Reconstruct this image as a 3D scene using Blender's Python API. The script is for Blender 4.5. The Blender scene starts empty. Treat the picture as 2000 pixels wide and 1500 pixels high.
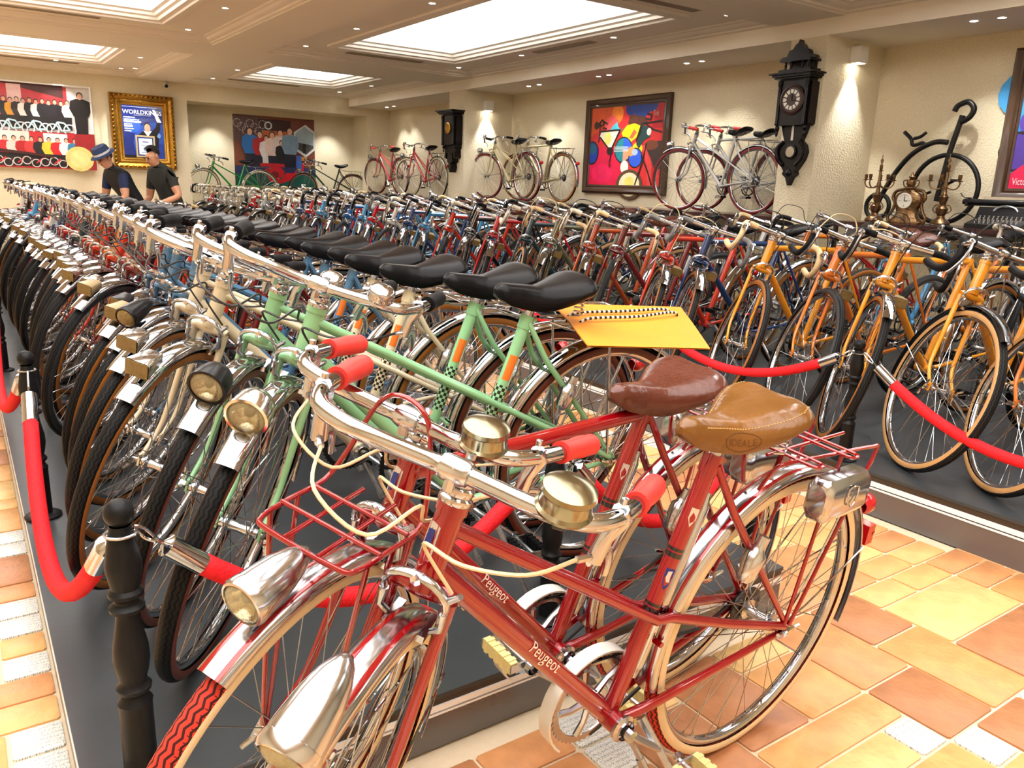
import bpy, bmesh, math, random
from math import sin, cos, pi, radians, sqrt, atan2
from mathutils import Vector, Matrix
random.seed(7)
scene = bpy.context.scene
COL = scene.collection

# ------------------------------------------------------------------ camera
CAM_H = 1.22
PITCH, ROLL, YAW = radians(13.9), radians(2.1), radians(34.9)
cam_d = bpy.data.cameras.new('camera')
cam_d.sensor_fit = 'HORIZONTAL'
cam_d.sensor_width = 36.0
cam_d.lens = 1550.0 / 2000.0 * 36.0
cam_d.clip_start = 0.02
cam = bpy.data.objects.new('camera', cam_d)
COL.objects.link(cam)
_fw = Vector((sin(YAW) * cos(PITCH), cos(YAW) * cos(PITCH), -sin(PITCH)))
_rt = Vector((cos(YAW), -sin(YAW), 0))
_up = _rt.cross(_fw)
_R = cos(ROLL) * _rt + sin(ROLL) * _up
_U = -sin(ROLL) * _rt + cos(ROLL) * _up
cam.matrix_world = Matrix(((_R.x, _U.x, -_fw.x, 0), (_R.y, _U.y, -_fw.y, 0), (_R.z, _U.z, -_fw.z, CAM_H), (0, 0, 0, 1)))
scene.camera = cam

# ------------------------------------------------------------------ world, exposure
world = bpy.data.worlds.new('world')
scene.world = world
world.use_nodes = True
world.node_tree.nodes['Background'].inputs[0].default_value = (0.9, 0.8, 0.68, 1)
world.node_tree.nodes['Background'].inputs[1].default_value = 0.05
scene.view_settings.view_transform = 'Standard'
scene.view_settings.look = 'None'
scene.view_settings.gamma = 1.0
scene.view_settings.use_curve_mapping = False
scene.view_settings.exposure = 0.38
scene.cycles.max_bounces = 6
scene.cycles.diffuse_bounces = 4
scene.cycles.glossy_bounces = 3
scene.cycles.transmission_bounces = 4
scene.cycles.caustics_reflective = False
scene.cycles.caustics_refractive = False
scene.cycles.sample_clamp_indirect = 4.0
scene.cycles.use_adaptive_sampling = True
scene.cycles.adaptive_threshold = 0.04
scene.cycles.adaptive_min_samples = 12
scene.cycles.use_light_tree = False

TRAY_W = 3.8          # strength of the lit ceiling trays
SPOT_W = 50.0         # watts of a downlight
WASH_W = 60.0         # watts of a wall washer
WARM = (1.0, 0.98, 0.95)

def spot(loc, target, watts, deg=70, blend=0.6, r=0.03, col=WARM):
    d = bpy.data.lights.new('spot', 'SPOT')
    d.energy = watts; d.spot_size = radians(deg); d.spot_blend = blend
    d.shadow_soft_size = r; d.color = col
    o = bpy.data.objects.new('spot', d); COL.objects.link(o)
    o.location = loc
    o.rotation_euler = (Vector(target) - Vector(loc)).to_track_quat('-Z', 'Y').to_euler()
    return o

# ------------------------------------------------------------------ materials
MATS = {}
def mat(name, col, rough=0.5, metal=0.0, vary=0.06, nscale=12.0, bump=0.0, bscale=80.0, coat=0.0, emit=None, estr=0.0, trans=0.0, spec=None, sheen=0.0, rvary=0.0, ior=None):
    if name in MATS: return MATS[name]
    m = bpy.data.materials.new(name); m.use_nodes = True
    nt = m.node_tree; N = nt.nodes; L = nt.links
    b = N['Principled BSDF']
    c = tuple(col) + (1,)
    b.inputs['Roughness'].default_value = rough
    b.inputs['Metallic'].default_value = metal
    if coat: b.inputs['Coat Weight'].default_value = coat; b.inputs['Coat Roughness'].default_value = 0.06
    if trans: b.inputs['Transmission Weight'].default_value = trans
    if ior: b.inputs['IOR'].default_value = ior
    if spec is not None: b.inputs['Specular IOR Level'].default_value = spec
    if sheen: b.inputs['Sheen Weight'].default_value = sheen; b.inputs['Sheen Tint'].default_value = c
    tc = N.new('ShaderNodeTexCoord')
    nz = N.new('ShaderNodeTexNoise'); nz.inputs['Scale'].default_value = nscale; nz.inputs['Detail'].default_value = 3
    L.new(tc.outputs['Object'], nz.inputs['Vector'])
    mx = N.new('ShaderNodeMix'); mx.data_type = 'RGBA'
    mx.inputs[6].default_value = tuple(max(0, x * (1 - vary)) for x in col) + (1,)
    mx.inputs[7].default_value = tuple(min(1, x * (1 + vary)) for x in col) + (1,)
    L.new(nz.outputs['Fac'], mx.inputs[0])
    L.new(mx.outputs[2], b.inputs['Base Color'])
    if rvary:
        mr = N.new('ShaderNodeMapRange'); mr.inputs[3].default_value = max(0.02, rough - rvary); mr.inputs[4].default_value = rough + rvary
        L.new(nz.outputs['Fac'], mr.inputs[0]); L.new(mr.outputs[0], b.inputs['Roughness'])
    if bump:
        n2 = N.new('ShaderNodeTexNoise'); n2.inputs['Scale'].default_value = bscale; n2.inputs['Detail'].default_value = 2
        L.new(tc.outputs['Object'], n2.inputs['Vector'])
        bp = N.new('ShaderNodeBump'); bp.inputs['Strength'].default_value = bump; bp.inputs['Distance'].default_value = 0.01
        L.new(n2.outputs['Fac'], bp.inputs['Height']); L.new(bp.outputs[0], b.inputs['Normal'])
    if emit:
        b.inputs['Emission Color'].default_value = tuple(emit) + (1,)
        b.inputs['Emission Strength'].default_value = estr
    MATS[name] = m
    return m

def attr_mat(name, rough=0.45, coat=0.0):
    """flat print: colours come from the print's own colour attribute"""
    if name in MATS: return MATS[name]
    m = bpy.data.materials.new(name); m.use_nodes = True
    N = m.node_tree.nodes; L = m.node_tree.links; b = N['Principled BSDF']
    a = N.new('ShaderNodeAttribute'); a.attribute_name = 'Col'
    tc = N.new('ShaderNodeTexCoord'); nz = N.new('ShaderNodeTexNoise'); nz.inputs['Scale'].default_value = 9; nz.inputs['Detail'].default_value = 5
    L.new(tc.outputs['Object'], nz.inputs['Vector'])
    mr = N.new('ShaderNodeMapRange'); mr.inputs[3].default_value = 0.75; mr.inputs[4].default_value = 1.25
    L.new(nz.outputs['Fac'], mr.inputs[0])
    vm = N.new('ShaderNodeVectorMath'); vm.operation = 'SCALE'
    L.new(a.outputs['Color'], vm.inputs[0]); L.new(mr.outputs[0], vm.inputs['Scale'])
    L.new(vm.outputs[0], b.inputs['Base Color'])
    b.inputs['Roughness'].default_value = rough
    b.inputs['Coat Weight'].default_value = coat
    MATS[name] = m
    return m

def tread_mat(name, base, groove, zig=True):
    """rubber tread: zigzag grooves cut by bump, from the tyre's own uv (metres round, metres across)"""
    if name in MATS: return MATS[name]
    m = bpy.data.materials.new(name); m.use_nodes = True
    N = m.node_tree.nodes; L = m.node_tree.links; b = N['Principled BSDF']
    b.inputs['Roughness'].default_value = 0.5; b.inputs['Specular IOR Level'].default_value = 0.12
    uv = N.new('ShaderNodeUVMap'); uv.uv_map = 'UVMap'
    sp = N.new('ShaderNodeSeparateXYZ'); L.new(uv.outputs[0], sp.inputs[0])
    def mth(op, a, bb=None):
        n = N.new('ShaderNodeMath'); n.operation = op
        for i, v in enumerate((a, bb)):
            if v is None: continue
            if isinstance(v, (int, float)): n.inputs[i].default_value = v
            else: L.new(v, n.inputs[i])
        return n.outputs[0]
    tri = mth('PINGPONG', mth('MULTIPLY', sp.outputs[0], 1.0), 0.010)
    v2 = mth('ADD', sp.outputs[1], mth('MULTIPLY', tri, 0.45))
    w = mth('PINGPONG', mth('MULTIPLY', v2, 1.0), 0.0050)
    line = mth('LESS_THAN', w, 0.0019)
    sip = mth('LESS_THAN', mth('PINGPONG', sp.outputs[0], 0.0045), 0.0006)
    edge = mth('GREATER_THAN', mth('ABSOLUTE', sp.outputs[1]), 0.013)
    sip = mth('MULTIPLY', sip, edge)
    g = mth('MAXIMUM', line, sip)
    mx = N.new('ShaderNodeMix'); mx.data_type = 'RGBA'
    mx.inputs[6].default_value = tuple(base) + (1,); mx.inputs[7].default_value = tuple(groove) + (1,)
    L.new(g, mx.inputs[0]); L.new(mx.outputs[2], b.inputs['Base Color'])
    bp = N.new('ShaderNodeBump'); bp.inputs['Strength'].default_value = 0.8; bp.inputs['Distance'].default_value = 0.002; bp.invert = True
    L.new(g, bp.inputs['Height']); L.new(bp.outputs[0], b.inputs['Normal'])
    MATS[name] = m
    return m

def checker_mat(name, ca, cb, size=0.009):
    m = bpy.data.materials.new(name); m.use_nodes = True
    N = m.node_tree.nodes; L = m.node_tree.links; b = N['Principled BSDF']
    uv = N.new('ShaderNodeUVMap'); uv.uv_map = 'UVMap'
    ck = N.new('ShaderNodeTexChecker'); ck.inputs['Scale'].default_value = 1.0 / size
    ck.inputs['Color1'].default_value = tuple(ca) + (1,); ck.inputs['Color2'].default_value = tuple(cb) + (1,)
    L.new(uv.outputs[0], ck.inputs['Vector']); L.new(ck.outputs['Color'], b.inputs['Base Color'])
    b.inputs['Roughness'].default_value = 0.25
    MATS[name] = m
    return m

def lin(r, g, b):
    f = lambda c: (c / 255 / 12.92) if c / 255 <= 0.04045 else ((c / 255 + 0.055) / 1.055) ** 2.4
    return (f(r), f(g), f(b))

CHROME = mat('chrome', (0.50, 0.525, 0.56), 0.06, 1.0, 0.05, 30, rvary=0.035)
STEEL = mat('brushed_steel', (0.54, 0.56, 0.58), 0.28, 1.0, 0.08, 30, rvary=0.08)
ALU = mat('polished_aluminium', (0.54, 0.565, 0.60), 0.17, 1.0, 0.08, 18, rvary=0.08)
DARKMET = mat('dark_metal', (0.07, 0.065, 0.06), 0.35, 0.9, 0.1, 30)
BLACKRUB = mat('black_rubber', (0.008, 0.008, 0.009), 0.55, 0, 0.2, 40, spec=0.12)
BLACKPL = mat('black_plastic', (0.007, 0.007, 0.008), 0.3, 0, 0.2, 30, spec=0.3)
BLACKLEA = mat('black_saddle_vinyl', (0.005, 0.005, 0.006), 0.3, 0, 0.2, 25, bump=0.06, bscale=240, spec=0.14)
TREAD = tread_mat('black_tread', (0.013, 0.013, 0.0135), (0.002, 0.002, 0.002))
TREADRED = tread_mat('red_tread', lin(205, 60, 48), lin(60, 30, 28))
TREADGREY = tread_mat('grey_tread', (0.022, 0.023, 0.025), (0.004, 0.004, 0.004))
SIDE = {
    'tan': mat('tan_sidewall', lin(150, 92, 30), 0.45, 0, 0.15, 20),
    'brown': mat('brown_sidewall', lin(95, 38, 20), 0.4, 0, 0.15, 20),
    'white': mat('cream_sidewall', lin(226, 205, 165), 0.5, 0, 0.08, 20),
    'black': mat('black_sidewall', (0.02, 0.02, 0.021), 0.5, 0, 0.15, 20),
    'gum': mat('gum_sidewall', lin(196, 150, 96), 0.5, 0, 0.12, 20),
    'redw': mat('dark_red_sidewall', lin(120, 22, 24), 0.5, 0, 0.12, 20),
}
GLASSY = mat('lamp_glass', lin(240, 226, 180), 0.12, 0, 0.1, 60, trans=0.72, ior=1.2, bump=0.25, bscale=160)
AMBERG = mat('amber_lamp_lens', lin(120, 100, 56), 0.08, 0, 0.25, 60, bump=0.4, bscale=140)
BULB = mat('yellow_bulb', lin(235, 205, 60), 0.15, 0, 0.1, 30, trans=0.3)
REDPL = mat('red_reflector', lin(190, 15, 25), 0.2, 0, 0.2, 60, coat=0.5)
AMBER = mat('amber_reflector', lin(235, 150, 30), 0.25, 0, 0.2, 60, coat=0.5)
GRIPRED = mat('red_rubber_grip', lin(228, 58, 52), 0.45, 0, 0.06, 30)
CABLEW = mat('cream_cable', lin(222, 202, 160), 0.4, 0, 0.06, 30)
CABLEB = mat('black_cable', (0.01, 0.01, 0.01), 0.35, 0, 0.1, 30)
SPOKE = mat('spoke_steel', (0.38, 0.38, 0.38), 0.2, 1.0, 0.1, 30)

def paint(key, col):
    return mat('paint_' + key, col, 0.22, 0.0, 0.05, 14, coat=0.7)
PAINT = {k: paint(k, lin(*v)) for k, v in dict(
    mint=(140, 200, 150), cream=(222, 208, 178), blue=(70, 116, 152), maroon=(110, 16, 20), scarlet=(206, 52, 26), orange=(222, 120, 28),
    burnt=(184, 74, 22), yellow=(238, 158, 28), navy=(20, 52, 104), royal=(24, 92, 160), sky=(70, 150, 200), red=(196, 26, 32), white=(224, 222, 214),
    silver=(190, 190, 186), olive=(96, 96, 66), teal=(34, 66, 74), black=(16, 16, 18), green=(18, 128, 58), dgreen=(18, 62, 40), gold=(196, 182, 138),
    pink=(214, 84, 92), grey=(120, 122, 120), copper=(150, 82, 40), violet=(78, 60, 120)).items()}
PAINT['candyred'] = mat('paint_candyred', lin(150, 3, 16), 0.15, 0.2, 0.05, 14, coat=1.0)

# ------------------------------------------------------------------ mesh helpers
def V(*a): return Vector(a)
def crv(pts, n=4, closed=False):
    """Catmull-Rom through the points"""
    P = [Vector(p) for p in pts]; out = []
    m = len(P); rng = range(m if closed else m - 1)
    for i in rng:
        p0 = P[i - 1] if (i > 0 or closed) else P[0]
        p1 = P[i]; p2 = P[(i + 1) % m]
        p3 = P[(i + 2) % m] if (i + 2 < m or closed) else P[-1]
        for k in range(n):
            t = k / n
            out.append(0.5 * ((2 * p1) + (p2 - p0) * t + (2 * p0 - 5 * p1 + 4 * p2 - p3) * t * t + (3 * p1 - p0 - 3 * p2 + p3) * t ** 3))
    if not closed: out.append(P[-1].copy())
    return out

class MB:
    def __init__(s): s.v = []; s.f = []; s.m = []; s.uv = {}
    def _add(s, vs, fs, mi=0):
        b = len(s.v); s.v.extend(tuple(x) for x in vs)
        for f in fs: s.f.append(tuple(b + i for i in f)); s.m.append(mi)
        return b
    def tube(s, path, r, n=8, mi=0, cap=True, closed=False, up=None):
        P = [Vector(p) for p in path]; m = len(P)
        rs = r if isinstance(r, (list, tuple)) else [r] * m
        if len(rs) != m: rs = [rs[0] + (rs[-1] - rs[0]) * i / (m - 1) for i in range(m)]
        T = []
        for i in range(m):
            a = P[i - 1] if (i > 0 or closed) else P[i]; b = P[(i + 1) % m] if (i < m - 1 or closed) else P[i]
            t = (b - a); T.append(t.normalized() if t.length > 1e-9 else Vector((0, 0, 1)))
        u = Vector(up) if up else (Vector((0, 0, 1)) if abs(T[0].z) < 0.9 else Vector((1, 0, 0)))
        u = (u - T[0] * u.dot(T[0])).normalized()
        vs = []
        for i in range(m):
            u = (u - T[i] * u.dot(T[i]))
            u = u.normalized() if u.length > 1e-6 else T[i].orthogonal().normalized()
            w = T[i].cross(u)
            rr = rs[i]; ra, rb = rr if isinstance(rr, (tuple, list)) else (rr, rr)
            for k in range(n):
                a = 2 * pi * k / n
                vs.append(P[i] + u * (cos(a) * ra) + w * (sin(a) * rb))
        fs = []
        for i in range(m if closed else m - 1):
            j = (i + 1) % m
            for k in range(n):
                l = (k + 1) % n
                fs.append((i * n + k, i * n + l, j * n + l, j * n + k))
        if cap and not closed:
            fs.append(tuple(range(n - 1, -1, -1))); fs.append(tuple((m - 1) * n + k for k in range(n)))
        s._add(vs, fs, mi); return s
    def lathe(s, prof, n=16, o=(0, 0, 0), ax=(0, 0, 1), mi=0, mis=None, x=None, closed=False):
        o = Vector(o); ax = Vector(ax).normalized(); u = Vector(x) if x else ax.orthogonal()
        u = (u - ax * u.dot(ax)).normalized(); w = ax.cross(u)
        m = len(prof); vs = []
        for (r, h) in prof:
            for k in range(n):
                a = 2 * pi * k / n; vs.append(o + ax * h + (u * cos(a) + w * sin(a)) * max(r, 1e-5))
        b = len(s.v); s.v.extend(tuple(q) for q in vs)
        for i in range(m if closed else m - 1):
            j = (i + 1) % m
            for k in range(n):
                l = (k + 1) % n
                s.f.append((b + i * n + k, b + i * n + l, b + j * n + l, b + j * n + k)); s.m.append(mis[i] if mis else mi)
        return s
    def box(s, c, d, mi=0, rot=None):
        c = Vector(c); x, y, z = d[0] / 2, d[1] / 2, d[2] / 2
        vs = [Vector((a * x, b * y, e * z)) for e in (-1, 1) for b in (-1, 1) for a in (-1, 1)]
        if rot is not None: vs = [rot @ q for q in vs]
        s._add([c + q for q in vs], [(0, 2, 3, 1), (4, 5, 7, 6), (0, 1, 5, 4), (2, 6, 7, 3), (0, 4, 6, 2), (1, 3, 7, 5)], mi); return s
    def bar(s, a, b, w, h, mi=0, up=(0, 0, 1)):
        """box beam from a to b, w across, h along up"""
        a, b = Vector(a), Vector(b); t = (b - a).normalized(); u = Vector(up); u = (u - t * u.dot(t)).normalized(); q = t.cross(u)
        vs = [p + q * (sx * w / 2) + u * (sy * h / 2) for p in (a, b) for (sx, sy) in ((-1, -1), (1, -1), (1, 1), (-1, 1))]
        s._add(vs, [(3, 2, 1, 0), (4, 5, 6, 7), (0, 1, 5, 4), (1, 2, 6, 5), (2, 3, 7, 6), (3, 0, 4, 7)], mi); return s
    def grid(s, P, cu=False, cv=False, mi=0, flip=False):
        nu, nv = len(P), len(P[0]); b = len(s.v)
        for row in P: s.v.extend(tuple(q) for q in row)
        for i in range(nu if cu else nu - 1):
            for j in range(nv if cv else nv - 1):
                q = (b + i * nv + j, b + ((i + 1) % nu) * nv + j, b + ((i + 1) % nu) * nv + (j + 1) % nv, b + i * nv + (j + 1) % nv)
                s.f.append(q[::-1] if flip else q); s.m.append(mi)
        return s
    def prism(s, poly, fn, h0, h1, mi=0):
        """polygon (2D) mapped by fn(u,v,h) between h0 and h1"""
        n = len(poly)
        vs = [fn(u, v, h0) for u, v in poly] + [fn(u, v, h1) for u, v in poly]
        fs = [tuple(range(n - 1, -1, -1)), tuple(range(n, 2 * n))] + [(i, (i + 1) % n, n + (i + 1) % n, n + i) for i in range(n)]
        s._add(vs, fs, mi); return s
    def sphere(s, c, r, n=10, m=6, mi=0, sc=(1, 1, 1)):
        c = Vector(c)
        prof = []
        P = [[c + Vector((sin(pi * i / m) * cos(2 * pi * k / n) * r * sc[0], sin(pi * i / m) * sin(2 * pi * k / n) * r * sc[1], cos(pi * i / m) * r * sc[2])) for k in range(n)] for i in range(m + 1)]
        return s.grid(P, cv=True, mi=mi)
    def mesh(s, name, ang=40, slots=None):
        me = bpy.data.meshes.new(name)
        me.from_pydata(s.v, [], s.f)
        ns = slots or (max(s.m) + 1 if s.m else 1)
        for i in range(ns): me.materials.append(None)
        if ns > 1: me.polygons.foreach_set('material_index', s.m)
        me.polygons.foreach_set('use_smooth', [True] * len(s.f))
        if s.uv:
            uvl = me.uv_layers.new(name='UVMap')
            for p in me.polygons:
                t = s.uv.get(p.index)
                if t:
                    for li, q in zip(p.loop_indices, t): uvl.data[li].uv = q
        me.update()
        if ang < 180: me.set_sharp_from_angle(angle=radians(ang))
        return me

def put(name, me, mats, parent=None, M=None, **props):
    """one mesh object; materials sit on the object so that alike pieces share the mesh"""
    o = bpy.data.objects.new(name, me); COL.objects.link(o)
    if not isinstance(mats, (list, tuple)): mats = [mats]
    for i, sl in enumerate(o.material_slots):
        sl.link = 'OBJECT'; sl.material = mats[min(i, len(mats) - 1)]
    if parent is not None: o.parent = parent
    if M is not None: o.matrix_local = M
    for k, v in props.items(): o[k] = v
    return o
def make(name, mb, mats, parent=None, M=None, ang=40, **props):
    return put(name, mb.mesh(name, ang), mats, parent, M, **props)
def thing(name, label, cat, loc=(0, 0, 0), rot=(0, 0, 0), group=None):
    o = bpy.data.objects.new(name, None); COL.objects.link(o)
    o.empty_display_size = 0.1
    o.location = loc; o.rotation_euler = rot
    o['label'] = label; o['category'] = cat
    if group: o['group'] = group
    return o
def tag(o, label, cat, group=None):
    o['label'] = label; o['category'] = cat
    if group: o['group'] = group
    return o
def struct(name, mb, mats, label=None, ang=30):
    o = make(name, mb, mats, ang=ang); o['kind'] = 'structure'
    if label: o['label'] = label
    return o

def text_faces(txt, size, shear=0.0, ext=0.0, subdiv=0, bold=0.0):
    """letter outlines of a line of text as (verts, faces), x along the line, y up, from 0"""
    cu = bpy.data.curves.new('lettering', 'FONT'); cu.body = txt; cu.size = size; cu.shear = shear; cu.extrude = ext; cu.resolution_u = 3; cu.offset = bold
    o = bpy.data.objects.new('lettering', cu); COL.objects.link(o)
    dg = bpy.context.evaluated_depsgraph_get()
    me = bpy.data.meshes.new_from_object(o.evaluated_get(dg))
    bpy.data.objects.remove(o); bpy.data.curves.remove(cu)
    bm = bmesh.new(); bm.from_mesh(me); bpy.data.meshes.remove(me)
    bmesh.ops.triangulate(bm, faces=bm.faces[:])
    for _ in range(subdiv): bmesh.ops.subdivide_edges(bm, edges=bm.edges[:], cuts=1)
    bm.verts.index_update()
    vs = [v.co.copy() for v in bm.verts]; fs = [tuple(v.index for v in f.verts) for f in bm.faces]
    bm.free()
    return vs, fs
def wrap_text(mb, txt, size, o, t, side, r, rise=0.0006, shear=0.0, mi=0, flip=False, bold=0.0):
    """lettering laid round a tube: o start on the axis, t along, side = direction of the text's middle"""
    o, t, side = Vector(o), Vector(t).normalized(), Vector(side); side = (side - t * side.dot(t)).normalized(); q = t.cross(side)
    if flip: q = -q
    vs, fs = text_faces(txt, size, shear, subdiv=2, bold=bold)
    ys = [v.y for v in vs]; mid = (min(ys) + max(ys)) / 2
    out = []
    for v in vs:
        a = (v.y - mid) / r
        out.append(o + t * v.x + side * (cos(a) * (r + rise)) + q * (sin(a) * (r + rise)))
    mb._add(out, fs, mi)

_ORD = 'first second third fourth fifth sixth seventh eighth ninth tenth eleventh twelfth thirteenth fourteenth fifteenth sixteenth seventeenth eighteenth nineteenth twentieth'.split()
def ordinal(n):
    if n <= 20: return _ORD[n - 1]
    t = {2: 'twenty', 3: 'thirty', 4: 'forty', 5: 'fifty'}[n // 10]
    if n % 10 == 0: return {20: 'twentieth', 30: 'thirtieth', 40: 'fortieth', 50: 'fiftieth'}[n]
    return t + '-' + _ORD[n % 10 - 1]

# ------------------------------------------------------------------ the room
WALLX, BACKY, PX = 7.35, 15.13, 6.48
LEFTX, FRONTY = -2.4, -2.2
Z_SOF, Z_BEAM, Z_PER = 2.617, 2.756, 2.842
WALLM = mat('textured_wallpaper', lin(228, 215, 184), 0.75, 0, 0.14, 60, bump=0.8, bscale=60)
CEILM = mat('ceiling_paint', lin(246, 238, 222), 0.8, 0, 0.02, 4)
MOULD = mat('moulding_paint', lin(248, 240, 226), 0.6, 0, 0.03, 4)
GROUT = mat('floor_grout', lin(226, 208, 178), 0.8, 0, 0.06, 60, bump=0.2, bscale=200)

m = MB(); m.box(((LEFTX + WALLX) / 2, (FRONTY + BACKY + 1) / 2, -0.056), (WALLX - LEFTX + 0.4, BACKY + 1.4 - FRONTY, 0.1))
floor = struct('floor', m, GROUT)

# --- floor tiles: a mixed pattern of oblongs and squares on a 0.109 m module
U = 0.109
TILE_SPECS = {}
def tile_mat(i, c):
    return mat('terracotta_%d' % i, c, 0.38, 0, 0.34, 16, bump=0.12, bscale=60, rvary=0.1)
TCOL = [tile_mat(i, lin(*c)) for i, c in enumerate([(226, 172, 108), (216, 154, 94), (232, 188, 124), (210, 148, 96), (182, 124, 82), (228, 178, 116), (222, 166, 106)])]
def deco_mat():
    m_ = bpy.data.materials.new('patterned_white_tile'); m_.use_nodes = True
    N = m_.node_tree.nodes; L = m_.node_tree.links; b = N['Principled BSDF']; b.inputs['Roughness'].default_value = 0.3
    tc = N.new('ShaderNodeTexCoord'); mp = N.new('ShaderNodeMapping'); mp.inputs['Scale'].default_value = (1, 1, 0)
    L.new(tc.outputs['Object'], mp.inputs['Vector'])
    w = N.new('ShaderNodeTexWave'); w.wave_type = 'RINGS'; w.inputs['Scale'].default_value = 22; w.inputs['Distortion'].default_value = 7; w.inputs['Detail'].default_value = 1; w.inputs['Detail Scale'].default_value = 12
    L.new(mp.outputs[0], w.inputs['Vector'])
    cr = N.new('ShaderNodeValToRGB'); cr.color_ramp.elements[0].position = 0.82; cr.color_ramp.elements[1].position = 0.9
    cr.color_ramp.elements[0].color = lin(236, 234, 226) + (1,); cr.color_ramp.elements[1].color = lin(150, 160, 168) + (1,)
    L.new(w.outputs['Fac'], cr.inputs[0]); L.new(cr.outputs[0], b.inputs['Base Color'])
    return m_
DECO = deco_mat()
_tile_me = {}
def tile_mesh(nx, ny):
    if (nx, ny) in _tile_me: return _tile_me[nx, ny]
    g, c, e = 0.0045, 0.006, 0.0025
    a, b = nx * U / 2 - g, ny * U / 2 - g
    def ring(d, z): return [(x, y, z) for x, y in ((-a + d + c, -b + d), (a - d - c, -b + d), (a - d, -b + d + c), (a - d, b - d - c), (a - d - c, b - d), (-a + d + c, b - d), (-a + d, b - d - c), (-a + d, -b + d + c))]
    mb = MB(); vs = ring(0, -0.006) + ring(0, -0.0012) + ring(e, 0.0)
    fs = [tuple(range(16, 24))] + [(k * 8 + i, k * 8 + (i + 1) % 8, k * 8 + 8 + (i + 1) % 8, k * 8 + 8 + i) for k in range(2) for i in range(8)]
    mb._add(vs, fs); _tile_me[nx, ny] = mb.mesh('tile', 30); return _tile_me[nx, ny]
def lay_tiles(x0, y0, nx, ny, rnd, keep):
    occ = [[False] * ny for _ in range(nx)]
    sizes = [(2, 2), (4, 2), (2, 1), (2, 2), (3, 2), (4, 1), (2, 3), (2, 1), (1, 1)]
    n = 0
    for j in range(ny):
        for i in range(nx):
            if occ[i][j]: continue
            rnd.shuffle(sizes)
            for (a, b) in sizes + [(1, 1)]:
                if i + a > nx or j + b > ny: continue
                if any(occ[i + p][j + q] for p in range(a) for q in range(b)): continue
                break
            for p in range(a):
                for q in range(b): occ[i + p][j + q] = True
            cx, cy = x0 + (i + a / 2) * U, y0 + (j + b / 2) * U
            if not keep(cx, cy): continue
            deco = (a, b) == (1, 1) and rnd.random() < 0.75
            put('tile', tile_mesh(a, b), DECO if deco else rnd.choice(TCOL), floor, Matrix.Translation((cx, cy, 0.0)))
            n += 1
    return n
# joints of the photograph's nearest corner of floor fix where the module starts
_rn = random.Random(11)
NT = 0
NT += lay_tiles(1.684 - 10 * U, 0.938 - 9 * U, 22, 12, _rn, lambda x, y: x > 0.75 - 0.55 * y and x < 2.88 and y < 1.32)     # before the end of the platform
NT += lay_tiles(1.96 + 0.0, 0.938 + 3 * U, 8, 22, _rn, lambda x, y: x < 2.88)                                            # aisle
NT += lay_tiles(0.08 - 6 * U, 1.0, 6, 44, _rn, lambda x, y: x > -0.06 * y - 0.15)                                         # outside the long row
# the tiles farther down the aisles, too small to tell apart, as one sheet
def far_tile_mat():
    m_ = bpy.data.materials.new('far_tiles'); m_.use_nodes = True
    N = m_.node_tree.nodes; L = m_.node_tree.links; b = N['Principled BSDF']; b.inputs['Roughness'].default_value = 0.4
    tc = N.new('ShaderNodeTexCoord'); br = N.new('ShaderNodeTexBrick')
    br.inputs['Scale'].default_value = 1.0; br.inputs['Brick Width'].default_value = 0.33; br.inputs['Row Height'].default_value = 0.218; br.inputs['Mortar Size'].default_value = 0.005
    br.inputs['Color1'].default_value = lin(228, 182, 132) + (1,); br.inputs['Color2'].default_value = lin(214, 160, 114) + (1,); br.inputs['Mortar'].default_value = lin(226, 208, 178) + (1,)
    L.new(tc.outputs['Object'], br.inputs['Vector']); L.new(br.outputs['Color'], b.inputs['Base Color'])
    return m_
FART = far_tile_mat()
m = MB()
for (xa, xb, ya, yb) in ((1.96, 2.88, 3.68, BACKY), (-2.4, 0.09, 5.85, BACKY), (-2.4, 2.9, -2.2, -0.06), (2.84, 2.9, -0.06, 1.26), (-2.4, -0.6, -0.06, 5.85)):
    m.box(((xa + xb) / 2, (ya + yb) / 2, -0.004), (xb - xa, yb - ya, 0.006))
far = make('tiles', m, FART, floor); far['kind'] = 'stuff'

# --- walls
m = MB(); m.box((WALLX + 0.1, (FRONTY + BACKY + 1) / 2, 1.4), (0.2, BACKY + 1 - FRONTY, 3.2)); struct('wall_right', m, WALLM)
m = MB()
m.box(((LEFTX + 3.50) / 2, BACKY + 0.6, 1.4), (3.50 - LEFTX, 1.2, 3.2))          # solid part that carries the two framed prints
m.box(((6.86 + WALLX) / 2, BACKY + 0.6, 1.4), (WALLX - 6.86, 1.2, 3.2))
m.box((5.18, BACKY + 0.6, 2.76), (3.36, 1.2, 0.57))                                 # header over the niche
m.box((5.18, BACKY + 0.8, 1.4), (3.4, 0.2, 3.0))                                   # niche back
struct('wall_back', m, WALLM)
NICHEY = BACKY + 0.70
m = MB(); m.box((LEFTX - 0.1, 6.4, 1.4), (0.2, 18, 3.2)); struct('wall_left', m, WALLM)
m = MB(); m.box((2.4, FRONTY - 0.1, 1.4), (10.4, 0.2, 3.2)); struct('wall_front', m, WALLM)
PH2_ = 0.0
for i, (ya, yb) in enumerate(((4.635, 5.02), (10.80, 11.25), (-1.0, -0.6))):
    m = MB(); m.box(((PX + WALLX) / 2, (ya + yb) / 2, (Z_SOF + PH2_) / 2), (WALLX - PX, yb - ya, Z_SOF - PH2_))
    struct(('pillar', 'pillar', 'pillar')[i], m, WALLM)

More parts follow.
